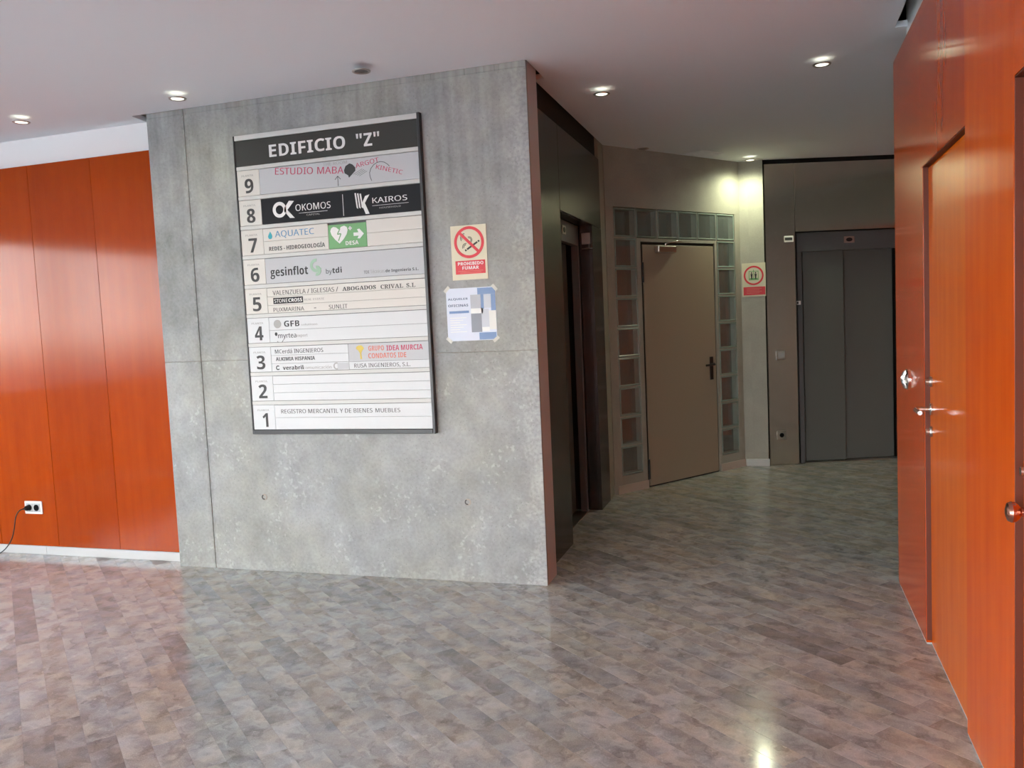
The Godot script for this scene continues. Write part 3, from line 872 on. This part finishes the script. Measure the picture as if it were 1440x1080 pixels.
# ------------------------------------------------------------------ the tenant board
func build_directory():
	var BH := 1.790
	var b := thing("directory_board", "large white tenant directory board with black frame on concrete wall", "sign board", W(-3.064, 0.862, 4.405))
	var Y := func(v: float) -> float: return BH - v
	slab(b, "back_panel", 0.0, 1.205, 0.0, BH, 0.0005, 0.012, M.black_frame, 0.001)
	slab(b, "side_rail", -0.003, 0.008, 0.0, BH, 0.001, 0.030, M.black_frame, 0.002)
	slab(b, "side_rail", 1.192, 1.210, 0.0, BH + 0.003, 0.001, 0.034, M.black_frame, 0.002)
	slab(b, "bottom_rail", 0.008, 1.192, 0.0, 0.027, 0.012, 0.034, M.black_frame, 0.002)
	var z0 := 0.0125
	var zf := 0.026
	slab(b, "edge_strip", 0.0085, 1.191, Y.call(0.029), BH, z0, zf + 0.004, M.plate_silver, 0.001)
	var hd := slab(b, "header_panel", 0.0085, 1.191, Y.call(0.181), Y.call(0.030), z0, zf, M.header_grey, 0.001)
	hd.set_meta("label", "dark grey title panel")
	# lettering goes in as children of the plates, in the board's coordinates
	var on := func(p: MeshInstance3D) -> Node3D:
		var h := Node3D.new()
		return h
	var put := func(p: MeshInstance3D, s: String, x0: float, v0: float, x1: float, v1: float, m: Material, font: String, turn: float):
		# v0 is the top, v1 the bottom, both measured down from the top of the board
		var q := p.position
		text(p, s, x0 - q.x, BH - v1 - q.y, x1 - q.x, BH - v0 - q.y, zf - q.z, m, font, turn)
	var shape := func(p: MeshInstance3D, called: String, pts: PackedVector2Array, m: Material, th := 0.0008):
		var q := p.position
		var r := PackedVector2Array()
		for a in pts: r.append(Vector2(a.x - q.x, BH - a.y - q.y))
		part(p, called, prism(r, th), m, Vector3(0, 0, zf - q.z))
	var bar := func(p: MeshInstance3D, called: String, x0: float, v0: float, x1: float, v1: float, m: Material):
		shape.call(p, called, PackedVector2Array([Vector2(x0, v0), Vector2(x1, v0), Vector2(x1, v1), Vector2(x0, v1)]), m)
	var line := func(p: MeshInstance3D, called: String, a: Vector2, c: Vector2, wd: float, m: Material):
		var n := (c - a).orthogonal().normalized() * wd * 0.5
		shape.call(p, called, PackedVector2Array([a + n, c + n, c - n, a - n]), m)
	put.call(hd, "EDIFICIO", 0.240, 0.073, 0.741, 0.145, M.ink_white, "bold", 0.0)
	put.call(hd, "\"Z\"", 0.812, 0.073, 0.958, 0.147, M.ink_white, "bold", 0.0)
	var top := func(i: int) -> float: return 0.2065 + 0.1757 * (9 - i)
	var plates := {}
	for i in range(9, 0, -1):
		var t: float = top.call(i)
		slab(b, "divider_strip", 0.0085, 1.191, Y.call(t - 0.0015), Y.call(t - 0.0245), z0, zf + 0.003, M.plate_silver, 0.002)
		var np := slab(b, "number_plate", 0.0085, 0.1605, Y.call(t + 0.1495), Y.call(t), z0, zf, M.plate_cream if i > 4 else M.plate_white, 0.001)
		put.call(np, "PLANTA", 0.040, t + 0.026, 0.122, t + 0.037, M.ink_pale, "regular", 0.0)
		put.call(np, str(i), 0.058 if i > 1 else 0.073, t + 0.050, 0.117 if i > 1 else 0.111, t + 0.134, M.ink, "bold", 0.0)
		plates[i] = t
	var strip := func(x0: float, x1: float, v0: float, v1: float, m: Material) -> MeshInstance3D:
		return slab(b, "name_strip", x0, x1, Y.call(v1), Y.call(v0 + 0.0012), z0, zf, m, 0.0008)
	var XL := 0.162; var XR := 1.191
	# floor 9
	var t: float = plates[9]
	var p: MeshInstance3D = strip.call(XL, XR, t, t + 0.1495, M.plate_grey)
	put.call(p, "THE ROOM", 0.590, 0.213, 0.745, 0.231, M.ink_pale, "regular", 0.0)
	put.call(p, "ESTUDIO MABA", 0.271, 0.228, 0.722, 0.268, M.ink_pink, "regular", -4.5)
	shape.call(p, "print_mark", PackedVector2Array([Vector2(0.761, 0.232), Vector2(0.780, 0.240), Vector2(0.796, 0.258), Vector2(0.796, 0.276), Vector2(0.775, 0.294), Vector2(0.753, 0.312), Vector2(0.748, 0.298), Vector2(0.727, 0.285), Vector2(0.724, 0.268), Vector2(0.735, 0.245)]), M.ink)
	put.call(p, "ARGOT", 0.797, 0.226, 0.946, 0.252, M.ink_pink, "regular", 8.5)
	put.call(p, "KINETIC", 0.924, 0.278, 1.092, 0.302, M.ink_pink, "regular", -16.5)
	var arc := PackedVector2Array([Vector2(0.895, 0.342), Vector2(0.886, 0.318), Vector2(0.885, 0.296), Vector2(0.894, 0.274), Vector2(0.913, 0.254), Vector2(0.935, 0.244), Vector2(0.957, 0.241), Vector2(0.980, 0.247), Vector2(0.998, 0.259), Vector2(1.010, 0.272)])
	for i in arc.size() - 1: line.call(p, "print_arc", arc[i], arc[i + 1], 0.003, M.ink)
	line.call(p, "print_arrow", Vector2(0.681, 0.353), Vector2(0.681, 0.297), 0.003, M.ink)
	line.call(p, "print_arrow", Vector2(0.681, 0.296), Vector2(0.663, 0.315), 0.003, M.ink)
	line.call(p, "print_arrow", Vector2(0.681, 0.296), Vector2(0.699, 0.315), 0.003, M.ink)
	for i in 4: line.call(p, "print_line", Vector2(0.783 + i * 0.012, 0.296 + i * 0.004), Vector2(0.840 + i * 0.010, 0.270 + i * 0.005), 0.0016, M.ink_soft)
	# floor 8
	t = plates[8]
	p = strip.call(XL, XR, t + 0.003, t + 0.1495, M.plate_black)
	p.set_meta("label", "black name strip with white logos")
	shape.call(p, "logo", band_pts(0.285, 0.455, 0.026, 0.046, 0.0, TAU * 0.999, 36), M.ink_white)
	shape.call(p, "logo", PackedVector2Array([Vector2(0.352, 0.408), Vector2(0.385, 0.412), Vector2(0.338, 0.460), Vector2(0.384, 0.510), Vector2(0.352, 0.508), Vector2(0.316, 0.466), Vector2(0.318, 0.448)]), M.ink_white)
	put.call(p, "OKOMOS", 0.393, 0.434, 0.624, 0.472, M.ink_white, "regular", 0.0)
	bar.call(p, "print_line", 0.414, 0.4845, 0.602, 0.4865, M.ink_white)
	put.call(p, "CAPITAL", 0.463, 0.494, 0.552, 0.504, M.ink_pale, "regular", 0.0)
	bar.call(p, "print_line", 0.7035, 0.402, 0.7065, 0.524, M.ink_white)
	for i in 3: shape.call(p, "logo", PackedVector2Array([Vector2(0.782 + i * 0.016, 0.402 + i * 0.003), Vector2(0.791 + i * 0.016, 0.402 + i * 0.003), Vector2(0.800 + i * 0.016, 0.492), Vector2(0.791 + i * 0.016, 0.486)]), M.ink_white)
	shape.call(p, "logo", PackedVector2Array([Vector2(0.848, 0.424), Vector2(0.876, 0.417), Vector2(0.844, 0.463), Vector2(0.870, 0.525), Vector2(0.846, 0.525), Vector2(0.824, 0.466)]), M.ink_white)
	put.call(p, "KAIROS", 0.892, 0.438, 1.108, 0.468, M.ink_white, "regular", 0.0)
	bar.call(p, "print_line", 0.890, 0.4815, 1.115, 0.4832, M.ink_white)
	put.call(p, "HOUSEHOLD", 0.934, 0.493, 1.066, 0.502, M.ink_pale, "regular", 0.0)
	# floor 7
	t = plates[7]
	p = strip.call(XL, 0.597, t, t + 0.0745, M.plate_cream)
	put.call(p, "AQUATEC", 0.243, 0.577, 0.505, 0.622, M.ink_blue, "regular", 0.0)
	shape.call(p, "logo", PackedVector2Array([Vector2(0.211, 0.577), Vector2(0.222, 0.598), Vector2(0.224, 0.609), Vector2(0.218, 0.619), Vector2(0.208, 0.622), Vector2(0.199, 0.618), Vector2(0.195, 0.607), Vector2(0.199, 0.596)]), M.ink_teal)
	p = strip.call(XL, 0.597, t + 0.0745, t + 0.1495, M.plate_cream)
	put.call(p, "REDES - HIDROGEOLOGÍA", 0.197, 0.660, 0.572, 0.691, M.ink, "bold", 0.0)
	strip.call(0.845, XR, t, t + 0.0745, M.plate_cream)
	strip.call(0.845, XR, t + 0.0745, t + 0.1495, M.plate_cream)
	p = strip.call(0.5985, 0.8435, t + 0.011, t + 0.1495, M.ink_green)
	p.set_meta("label", "green defibrillator sign plate")
	shape.call(p, "print_heart", PackedVector2Array([Vector2(0.668, 0.680), Vector2(0.640, 0.655), Vector2(0.619, 0.628), Vector2(0.612, 0.606), Vector2(0.618, 0.590), Vector2(0.633, 0.582), Vector2(0.651, 0.586), Vector2(0.667, 0.600), Vector2(0.684, 0.585), Vector2(0.704, 0.580), Vector2(0.720, 0.589), Vector2(0.725, 0.606), Vector2(0.717, 0.629), Vector2(0.696, 0.656)]), M.ink_white)
	for k in [[0.676, 0.594, 0.657, 0.626], [0.657, 0.626, 0.681, 0.624], [0.681, 0.624, 0.662, 0.664]]:
		var q := p.position
		var a := Vector2(k[0] - q.x, BH - k[1] - q.y); var c := Vector2(k[2] - q.x, BH - k[3] - q.y)
		var nn := (c - a).orthogonal().normalized() * 0.003
		part(p, "print_bolt", prism(PackedVector2Array([a + nn, c + nn, c - nn, a - nn]), 0.0014), M.ink_green, Vector3(0, 0, zf - q.z))
	bar.call(p, "print_cross", 0.7365, 0.586, 0.7455, 0.608, M.ink_white)
	bar.call(p, "print_cross", 0.730, 0.5925, 0.752, 0.6015, M.ink_white)
	shape.call(p, "print_arrow", PackedVector2Array([Vector2(0.761, 0.624), Vector2(0.793, 0.624), Vector2(0.785, 0.606), Vector2(0.800, 0.604), Vector2(0.827, 0.634), Vector2(0.800, 0.660), Vector2(0.785, 0.658), Vector2(0.793, 0.643), Vector2(0.761, 0.643)]), M.ink_white)
	put.call(p, "DESA", 0.707, 0.669, 0.790, 0.692, M.ink_white, "bold", 0.0)
	# floor 6
	t = plates[6]
	p = strip.call(XL, XR, t, t + 0.1495, M.plate_grey)
	put.call(p, "gesinflot", 0.194, 0.790, 0.449, 0.858, M.ink, "bold", 0.0)
	shape.call(p, "logo", band_pts(0.505, 0.795, 0.022, 0.040, PI * 0.15, PI * 1.55, 18), M.ink_sage)
	shape.call(p, "logo", band_pts(0.507, 0.826, 0.012, 0.030, -PI * 0.55, PI * 0.6, 14), M.ink_sage, 0.0013)
	put.call(p, "by", 0.568, 0.820, 0.606, 0.856, M.ink_soft, "regular", 0.0)
	put.call(p, "tdi", 0.609, 0.813, 0.671, 0.847, M.ink, "bold", 0.0)
	put.call(p, "TDI", 0.812, 0.845, 0.846, 0.862, M.ink_soft, "regular", 0.0)
	put.call(p, "Técnicas", 0.853, 0.842, 0.943, 0.863, M.ink_pale, "regular", 0.0)
	put.call(p, "de Ingeniería S.L.", 0.950, 0.845, 1.155, 0.867, M.ink_soft, "bold", 0.0)
	# floor 5
	t = plates[5]
	p = strip.call(XL, XR, t, t + 0.052, M.plate_cream)
	put.call(p, "VALENZUELA / IGLESIAS /", 0.201, 0.927, 0.640, 0.954, M.ink_soft, "regular", 0.0)
	put.call(p, "ABOGADOS", 0.668, 0.930, 0.883, 0.953, M.ink, "serif", 0.0)
	put.call(p, "CRIVAL  S.L", 0.913, 0.931, 1.129, 0.955, M.ink_soft, "serif", 0.0)
	p = strip.call(XL, XR, t + 0.052, t + 0.103, M.plate_cream)
	shape.call(p, "name_tag", PackedVector2Array([Vector2(0.202, 0.970), Vector2(0.404, 0.970), Vector2(0.404, 1.006), Vector2(0.202, 1.006)]), M.plate_black)
	var q5 := p.position
	text(p, "STONE", 0.209 - q5.x, BH - 0.999 - q5.y, 0.300 - q5.x, BH - 0.978 - q5.y, zf + 0.0009 - q5.z, M.ink_white, "regular")
	text(p, "CROSS", 0.306 - q5.x, BH - 0.999 - q5.y, 0.398 - q5.x, BH - 0.978 - q5.y, zf + 0.0009 - q5.z, M.ink_white, "bold")
	put.call(p, "REAL ESTATE", 0.412, 0.984, 0.544, 0.996, M.ink_pale, "regular", 0.0)
	p = strip.call(XL, XR, t + 0.103, t + 0.1495, M.plate_cream)
	put.call(p, "PUXMARINA", 0.199, 1.029, 0.408, 1.053, M.ink_soft, "regular", 0.0)
	bar.call(p, "print_dash", 0.474, 1.040, 0.488, 1.044, M.ink_soft)
	put.call(p, "SUNLIT", 0.573, 1.029, 0.694, 1.054, M.ink_soft, "regular", 0.0)
	# floor 4
	t = plates[4]
	p = strip.call(XL, XR, t, t + 0.0765, M.plate_white)
	shape.call(p, "logo", disc_pts(0.219, 1.126, 0.025, 0.025), M.ink_pale)
	put.call(p, "GFB", 0.265, 1.109, 0.369, 1.144, M.ink, "bold", 0.0)
	put.call(p, "solutions", 0.380, 1.130, 0.490, 1.142, M.ink_pale, "regular", 0.0)
	p = strip.call(XL, XR, t + 0.0765, t + 0.1495, M.plate_white)
	shape.call(p, "logo", disc_pts(0.206, 1.186, 0.009, 0.011, 18), M.ink)
	shape.call(p, "logo", band_pts(0.230, 1.215, 0.022, 0.025, PI * 0.1, PI * 0.8, 14), M.ink_soft)
	put.call(p, "myrtea", 0.219, 1.184, 0.343, 1.220, M.ink, "regular", 0.0)
	put.call(p, "export", 0.347, 1.192, 0.419, 1.213, M.ink_pale, "regular", 0.0)
	# floor 3
	t = plates[3]
	p = strip.call(XL, 0.682, t, t + 0.052, M.plate_white)
	put.call(p, "MCerdá INGENIEROS", 0.190, 1.277, 0.517, 1.303, M.ink, "regular", 0.0)
	p = strip.call(XL, 0.682, t + 0.052, t + 0.102, M.plate_white)
	put.call(p, "ALKIMIA HISPANIA", 0.193, 1.325, 0.459, 1.347, M.ink, "bold", 0.0)
	p = strip.call(XL, 0.682, t + 0.102, t + 0.1495, M.plate_white)
	shape.call(p, "logo", band_pts(0.204, 1.388, 0.008, 0.014, PI * 0.2, PI * 1.75, 16), M.ink)
	put.call(p, "verabril", 0.237, 1.376, 0.377, 1.402, M.ink, "bold", 0.0)
	put.call(p, "comunicación", 0.378, 1.382, 0.566, 1.402, M.ink_pale, "regular", 0.0)
	shape.call(p, "logo", band_pts(0.600, 1.388, 0.014, 0.021, PI * 0.35, PI * 1.65, 14), M.ink_pale)
	bar.call(p, "print_block", 0.606, 1.370, 0.679, 1.407, M.plate_grey)
	p = strip.call(0.6835, XR, t, t + 0.104, M.plate_grey)
	put.call(p, "GRUPO", 0.813, 1.277, 0.912, 1.306, M.ink_orange, "bold", 0.0)
	put.call(p, "IDEA MURCIA", 0.928, 1.278, 1.154, 1.308, M.ink_pink, "bold", 0.0)
	put.call(p, "CONDATOS IDE", 0.810, 1.320, 1.050, 1.350, M.ink_orange, "bold", 0.0)
	shape.call(p, "logo", PackedVector2Array([Vector2(0.732, 1.290), Vector2(0.738, 1.278), Vector2(0.752, 1.272), Vector2(0.768, 1.272), Vector2(0.780, 1.282), Vector2(0.784, 1.292), Vector2(0.772, 1.304), Vector2(0.766, 1.318), Vector2(0.769, 1.352), Vector2(0.758, 1.352), Vector2(0.757, 1.318), Vector2(0.748, 1.302)]), M.ink_yellow)
	p = strip.call(0.6835, XR, t + 0.104, t + 0.1495, M.plate_white)
	put.call(p, "RUSA INGENIEROS, S.L.", 0.716, 1.378, 1.072, 1.405, M.ink_soft, "regular", 0.0)
	# floor 2
	t = plates[2]
	for i in 3: strip.call(XL, XR, t + 0.0505 * i, t + 0.0505 * (i + 1) - (0.002 if i == 2 else 0.0), M.plate_white)
	# floor 1
	t = plates[1]
	p = strip.call(XL, XR, t, t + 0.077, M.plate_white)
	put.call(p, "REGISTRO MERCANTIL Y DE BIENES", 0.206, 1.640, 0.816, 1.665, M.ink_soft, "regular", 0.0)
	put.call(p, "MUEBLES", 0.836, 1.641, 0.993, 1.665, M.ink_soft, "regular", 0.0)
	strip.call(XL, XR, t + 0.077, t + 0.1495, M.plate_white)

# ------------------------------------------------------------------ signs
func build_signs():
	# no smoking, on the concrete
	var s := thing("no_smoking_sign", "red and cream no smoking sign on concrete wall", "sign", W(-1.611, 1.720, 4.405))
	slab(s, "sign_plate", -0.105, 0.105, 0.0, 0.300, 0.0004, 0.003, M.sign_cream, 0.0006)
	var z := 0.003
	var cy := 0.206
	curls(s, cy, z)
	var cig := new_st()
	var rot := func(a: Vector2) -> Vector2: return a.rotated(deg_to_rad(31.0)) + Vector2(0.020, cy - 0.020)
	for r in [[-0.050, -0.041], [-0.036, 0.036], [0.040, 0.050]]:
		add_prism(cig, PackedVector2Array([rot.call(Vector2(r[0], -0.005)), rot.call(Vector2(r[1], -0.005)), rot.call(Vector2(r[1], 0.005)), rot.call(Vector2(r[0], 0.005))]), 0.0007)
	part(s, "cigarette_print", fin(cig), M.ink, Vector3(0, 0, z))
	part(s, "red_ring", ring(0.002, cy, 0.072, 0.088, 0.0010), M.ink_red, Vector3(0, 0, z))
	var q := Vector2(0.054, -0.054)
	var nn := Vector2(0.0055, 0.0055)
	part(s, "red_slash", prism(PackedVector2Array([-q + nn, q + nn, q - nn, -q - nn]), 0.0014), M.ink_red, Vector3(0.002, cy, z))
	var bx := slab(s, "red_box", -0.084, 0.092, 0.032, 0.106, z, z + 0.0006, M.ink_red, 0.0)
	text(bx, "PROHIBIDO", -0.073, 0.012, 0.077, 0.030, 0.0004, M.ink_white, "bold")
	text(bx, "FUMAR", -0.048, -0.012, 0.050, 0.006, 0.0004, M.ink_white, "bold")
	for i in 2: slab(bx, "print_line", -0.074 + i * 0.012, 0.074 - i * 0.012, -0.022 - i * 0.009, -0.019 - i * 0.009, 0.0003, 0.0008, M.ink_orange, 0.0)

	# taped notice
	var n := thing("rental_notice", "white printed office rental notice taped on concrete under sign", "notice", W(-1.616, 1.382, 4.405))
	var sh := slab(n, "paper_sheet", -0.146, 0.146, 0.0, 0.294, 0.0005, 0.0014, M.paper, 0.0002)
	var P := func(x0: float, x1: float, y0: float, y1: float, m: Material, called := "print_area"):
		slab(sh, called, x0 + 1.616, x1 + 1.616, y0 - 1.382 - 0.147, y1 - 1.382 - 0.147, 0.0004, 0.00055, m, 0.0)
	for k in [["photo_ceiling", c8(150, 152, 158)], ["photo_blue", c8(62, 100, 150)], ["photo_wall", c8(168, 172, 180)], ["photo_desk", c8(196, 196, 188)], ["photo_dark", c8(96, 100, 112)], ["photo_pale", c8(206, 207, 202)]]:
		mat(k[0], k[1], 0.3)
	P.call(-1.618, -1.558, 1.560, 1.636, M.photo_ceiling)
	P.call(-1.575, -1.471, 1.6362, 1.672, M.photo_blue)
	P.call(-1.5578, -1.540, 1.555, 1.636, M.photo_blue)
	P.call(-1.5398, -1.498, 1.560, 1.636, M.photo_wall)
	P.call(-1.4978, -1.471, 1.545, 1.636, M.photo_blue)
	P.call(-1.618, -1.546, 1.532, 1.5598, M.photo_pale)
	P.call(-1.618, -1.556, 1.428, 1.5318, M.photo_dark)
	P.call(-1.5558, -1.512, 1.455, 1.5548, M.photo_wall)
	P.call(-1.5118, -1.471, 1.440, 1.5448, M.photo_desk)
	P.call(-1.5558, -1.5122, 1.432, 1.4548, M.photo_pale)
	P.call(-1.574, -1.474, 1.386, 1.425, M.photo_blue)
	P.call(-1.747, -1.629, 1.536, 1.550, M.photo_blue)
	text(sh, "ALQUILER", -1.752 + 1.616, 1.608 - 1.529, -1.632 + 1.616, 1.622 - 1.529, 0.0005, M.ink_navy, "bold", 0.0, "lettering", 0.0003)
	text(sh, "OFICINAS", -1.752 + 1.616, 1.573 - 1.529, -1.632 + 1.616, 1.587 - 1.529, 0.0005, M.ink_navy, "bold", 0.0, "lettering", 0.0003)
	for i in 7: slab(sh, "print_line", -0.128, -0.030 - (i % 3) * 0.02, -0.020 - i * 0.013, -0.016 - i * 0.013, 0.0004, 0.0006, M.photo_pale, 0.0)  # small print as pale bars, glare on the sheet painted in their colour
	for k in [[-0.140, 0.290, 45.0], [0.142, 0.288, -50.0], [-0.138, 0.006, -42.0], [0.140, 0.004, 38.0]]:
		part(n, "tape_strip", box(Vector3(0.018, 0.040, 0.0003), 0.0), M.tape, Vector3(k[0], k[1], 0.0021), Vector3(0, 0, k[2] + 90.0))

	# lift warning sign
	var l := thing("lift_warning_sign", "small red and cream lift warning sign beside steel wall", "sign", W(-0.302, 0, 8.216) + Basis(Vector3.UP, deg_to_rad(2.0)) * Vector3(0.114, 1.608, 0.0), 2.0)
	slab(l, "sign_plate", -0.106, 0.108, 0.0, 0.312, 0.0005, 0.0035, M.sign_cream, 0.0006)
	part(l, "red_ring", ring(0.0, 0.196, 0.074, 0.090, 0.001), M.ink_red, Vector3(0, 0, 0.0035))
	var car := new_st()
	for r in [[-0.044, 0.044, 0.232, 0.238], [-0.044, 0.044, 0.152, 0.158], [-0.044, -0.038, 0.158, 0.232], [0.038, 0.044, 0.158, 0.232], [-0.003, 0.003, 0.158, 0.250], [-0.036, 0.036, 0.159, 0.172]]:
		add_box(car, Vector3((r[0] + r[1]) / 2, (r[2] + r[3]) / 2, 0.0004), Vector3(r[1] - r[0], r[3] - r[2], 0.0008), 0.0)
	part(l, "lift_car_print", fin(car), M.ink_green, Vector3(0, 0, 0.0035))
	for x in [-0.018, 0.018]:
		var fg := new_st()
		add_prism(fg, disc_pts(x, 0.220, 0.007, 0.007, 14), 0.0010)
		add_prism(fg, PackedVector2Array([Vector2(x - 0.010, 0.211), Vector2(x + 0.010, 0.211), Vector2(x + 0.007, 0.186), Vector2(x + 0.004, 0.160), Vector2(x - 0.004, 0.160), Vector2(x - 0.007, 0.186)]), 0.0010)
		part(l, "figure_print", fin(fg), M.ink, Vector3(0, 0, 0.0036))
	var rb := slab(l, "red_box", -0.094, 0.102, 0.014, 0.090, 0.0035, 0.0041, M.ink_red, 0.0)
	for i in 4: slab(rb, "print_line", -0.070, 0.066 - (i % 2) * 0.02, 0.020 - i * 0.014, 0.024 - i * 0.014, 0.0003, 0.0008, M.ink_orange, 0.0)

func curls(parent: Node3D, cy: float, z: float):
	for k in [[-0.022, 0.024, 0.018, PI * 0.55, PI * 1.15], [-0.022, 0.024, 0.025, PI * 0.5, PI * 1.2], [0.002, 0.012, 0.012, -PI * 0.25, PI * 0.6], [0.002, 0.012, 0.018, -PI * 0.25, PI * 0.6], [-0.016, -0.026, 0.014, PI * 0.5, PI * 1.1], [-0.016, -0.026, 0.021, PI * 0.45, PI * 1.1]]:
		part(parent, "smoke_curl", prism(band_pts(k[0], cy + k[1], k[2] - 0.0017, k[2] + 0.0017, k[3], k[4], 10), 0.0007), M.ink, Vector3(0, 0, z))

# ------------------------------------------------------------------ sockets, switch, cord
func build_small_things():
	var s := thing("double_socket", "white double wall socket low on orange panelled wall", "socket", W(-4.972, 0.288, 4.50))
	slab(s, "cover_plate", -0.077, 0.077, 0.0, 0.090, 0.0005, 0.010, M.white_plastic, 0.003)
	for x in [-0.032, 0.032]:
		var ins := part(s, "socket_insert", box(Vector3(0.058, 0.062, 0.004), 0.002), M.grey_plastic, Vector3(x, 0.045, 0.0115))
		part(ins, "socket_well", lathe([Vector2(0.0225, 0.0), Vector2(0.0225, 0.0022), Vector2(0.020, 0.0022), Vector2(0.018, 0.0005), Vector2(0.0, 0.0005)], 28), M.well_black, Vector3(0, 0, 0.0018))
	var c := thing("power_cord", "thin black power cord plugged into white socket hanging to floor", "cord", W(-5.004, 0.333, 4.50))
	part(c, "plug", lathe([Vector2(0.0, 0.0), Vector2(0.0185, 0.0), Vector2(0.0185, 0.022), Vector2(0.012, 0.034), Vector2(0.006, 0.040), Vector2(0.0, 0.040)], 24), M.black_plastic, Vector3(0, 0, 0.0142))
	var curve := Curve3D.new()
	var o := W(-5.004, 0.333, 4.50)
	for p in [W(-5.004, 0.333, 4.45), W(-5.022, 0.327, 4.425), W(-5.050, 0.285, 4.415), W(-5.075, 0.20, 4.415), W(-5.105, 0.12, 4.41), W(-5.150, 0.05, 4.38), W(-5.215, 0.008, 4.32), W(-5.20, 0.0045, 4.18), W(-5.02, 0.0045, 4.10)]:
		curve.add_point(p - o)
	for i in range(1, curve.point_count - 1):
		var t := (curve.get_point_position(i + 1) - curve.get_point_position(i - 1)) * 0.18
		curve.set_point_in(i, -t)
		curve.set_point_out(i, t)
	part(c, "flex", tube(curve.tessellate(4, 3.0), 0.0036, 8), M.black_plastic)
	part(c, "adapter", box(Vector3(0.10, 0.032, 0.05), 0.006), M.black_plastic, W(-4.945, 0.0165, 4.085) - o, Vector3(0, 20, 0))

	var az := 19.0
	var b := Basis(Vector3.UP, deg_to_rad(az))
	var e := W(-0.085, 0, 8.231)
	var at := func(x: float, y: float) -> Vector3: return e + b * Vector3((x + 0.085) / cos(deg_to_rad(az)), y, 0.0)
	var sw := thing("wall_switch", "square satin metal switch plate on steel panel beside lift", "switch", at.call(0.036, 1.003), az)
	slab(sw, "cover_plate", -0.042, 0.042, 0.0, 0.084, 0.0005, 0.009, M.satin, 0.003)
	slab(sw, "rocker", -0.024, 0.028, 0.016, 0.068, 0.009, 0.0125, M.grey_plastic, 0.002)
	var so := thing("wall_socket", "square satin metal wall socket low on steel panel", "socket", at.call(0.031, 0.247), az)
	slab(so, "cover_plate", -0.042, 0.042, 0.0, 0.084, 0.0005, 0.009, M.satin, 0.003)
	part(so, "socket_well", lathe([Vector2(0.021, 0.0), Vector2(0.021, 0.0024), Vector2(0.018, 0.0024), Vector2(0.016, 0.0008), Vector2(0.0, 0.0008)], 24), M.well_black, Vector3(0, 0.042, 0.009))
	var ds := thing("door_plate", "tiny white metal tag at top corner of end lift", "tag", at.call(0.133, 2.098), az)
	slab(ds, "tag_plate", -0.045, 0.042, 0.0, 0.058, 0.0005, 0.004, M.white_plastic, 0.001)
	slab(ds, "print_block", -0.040, 0.022, 0.016, 0.042, 0.004, 0.0046, M.ink_soft, 0.0)
	slab(ds, "print_block", 0.022, 0.030, 0.016, 0.040, 0.004, 0.0048, M.ink, 0.0)
	var bt := thing("lift_call_tag", "tiny white tag on the frame left of end lift doors", "tag", e + b * Vector3(0.325, 1.512, -0.045), az)
	slab(bt, "tag_plate", -0.020, 0.022, 0.0, 0.036, 0.0004, 0.004, M.white_plastic, 0.001)
	slab(bt, "print_block", -0.015, 0.000, 0.008, 0.028, 0.004, 0.0046, M.ink, 0.0)
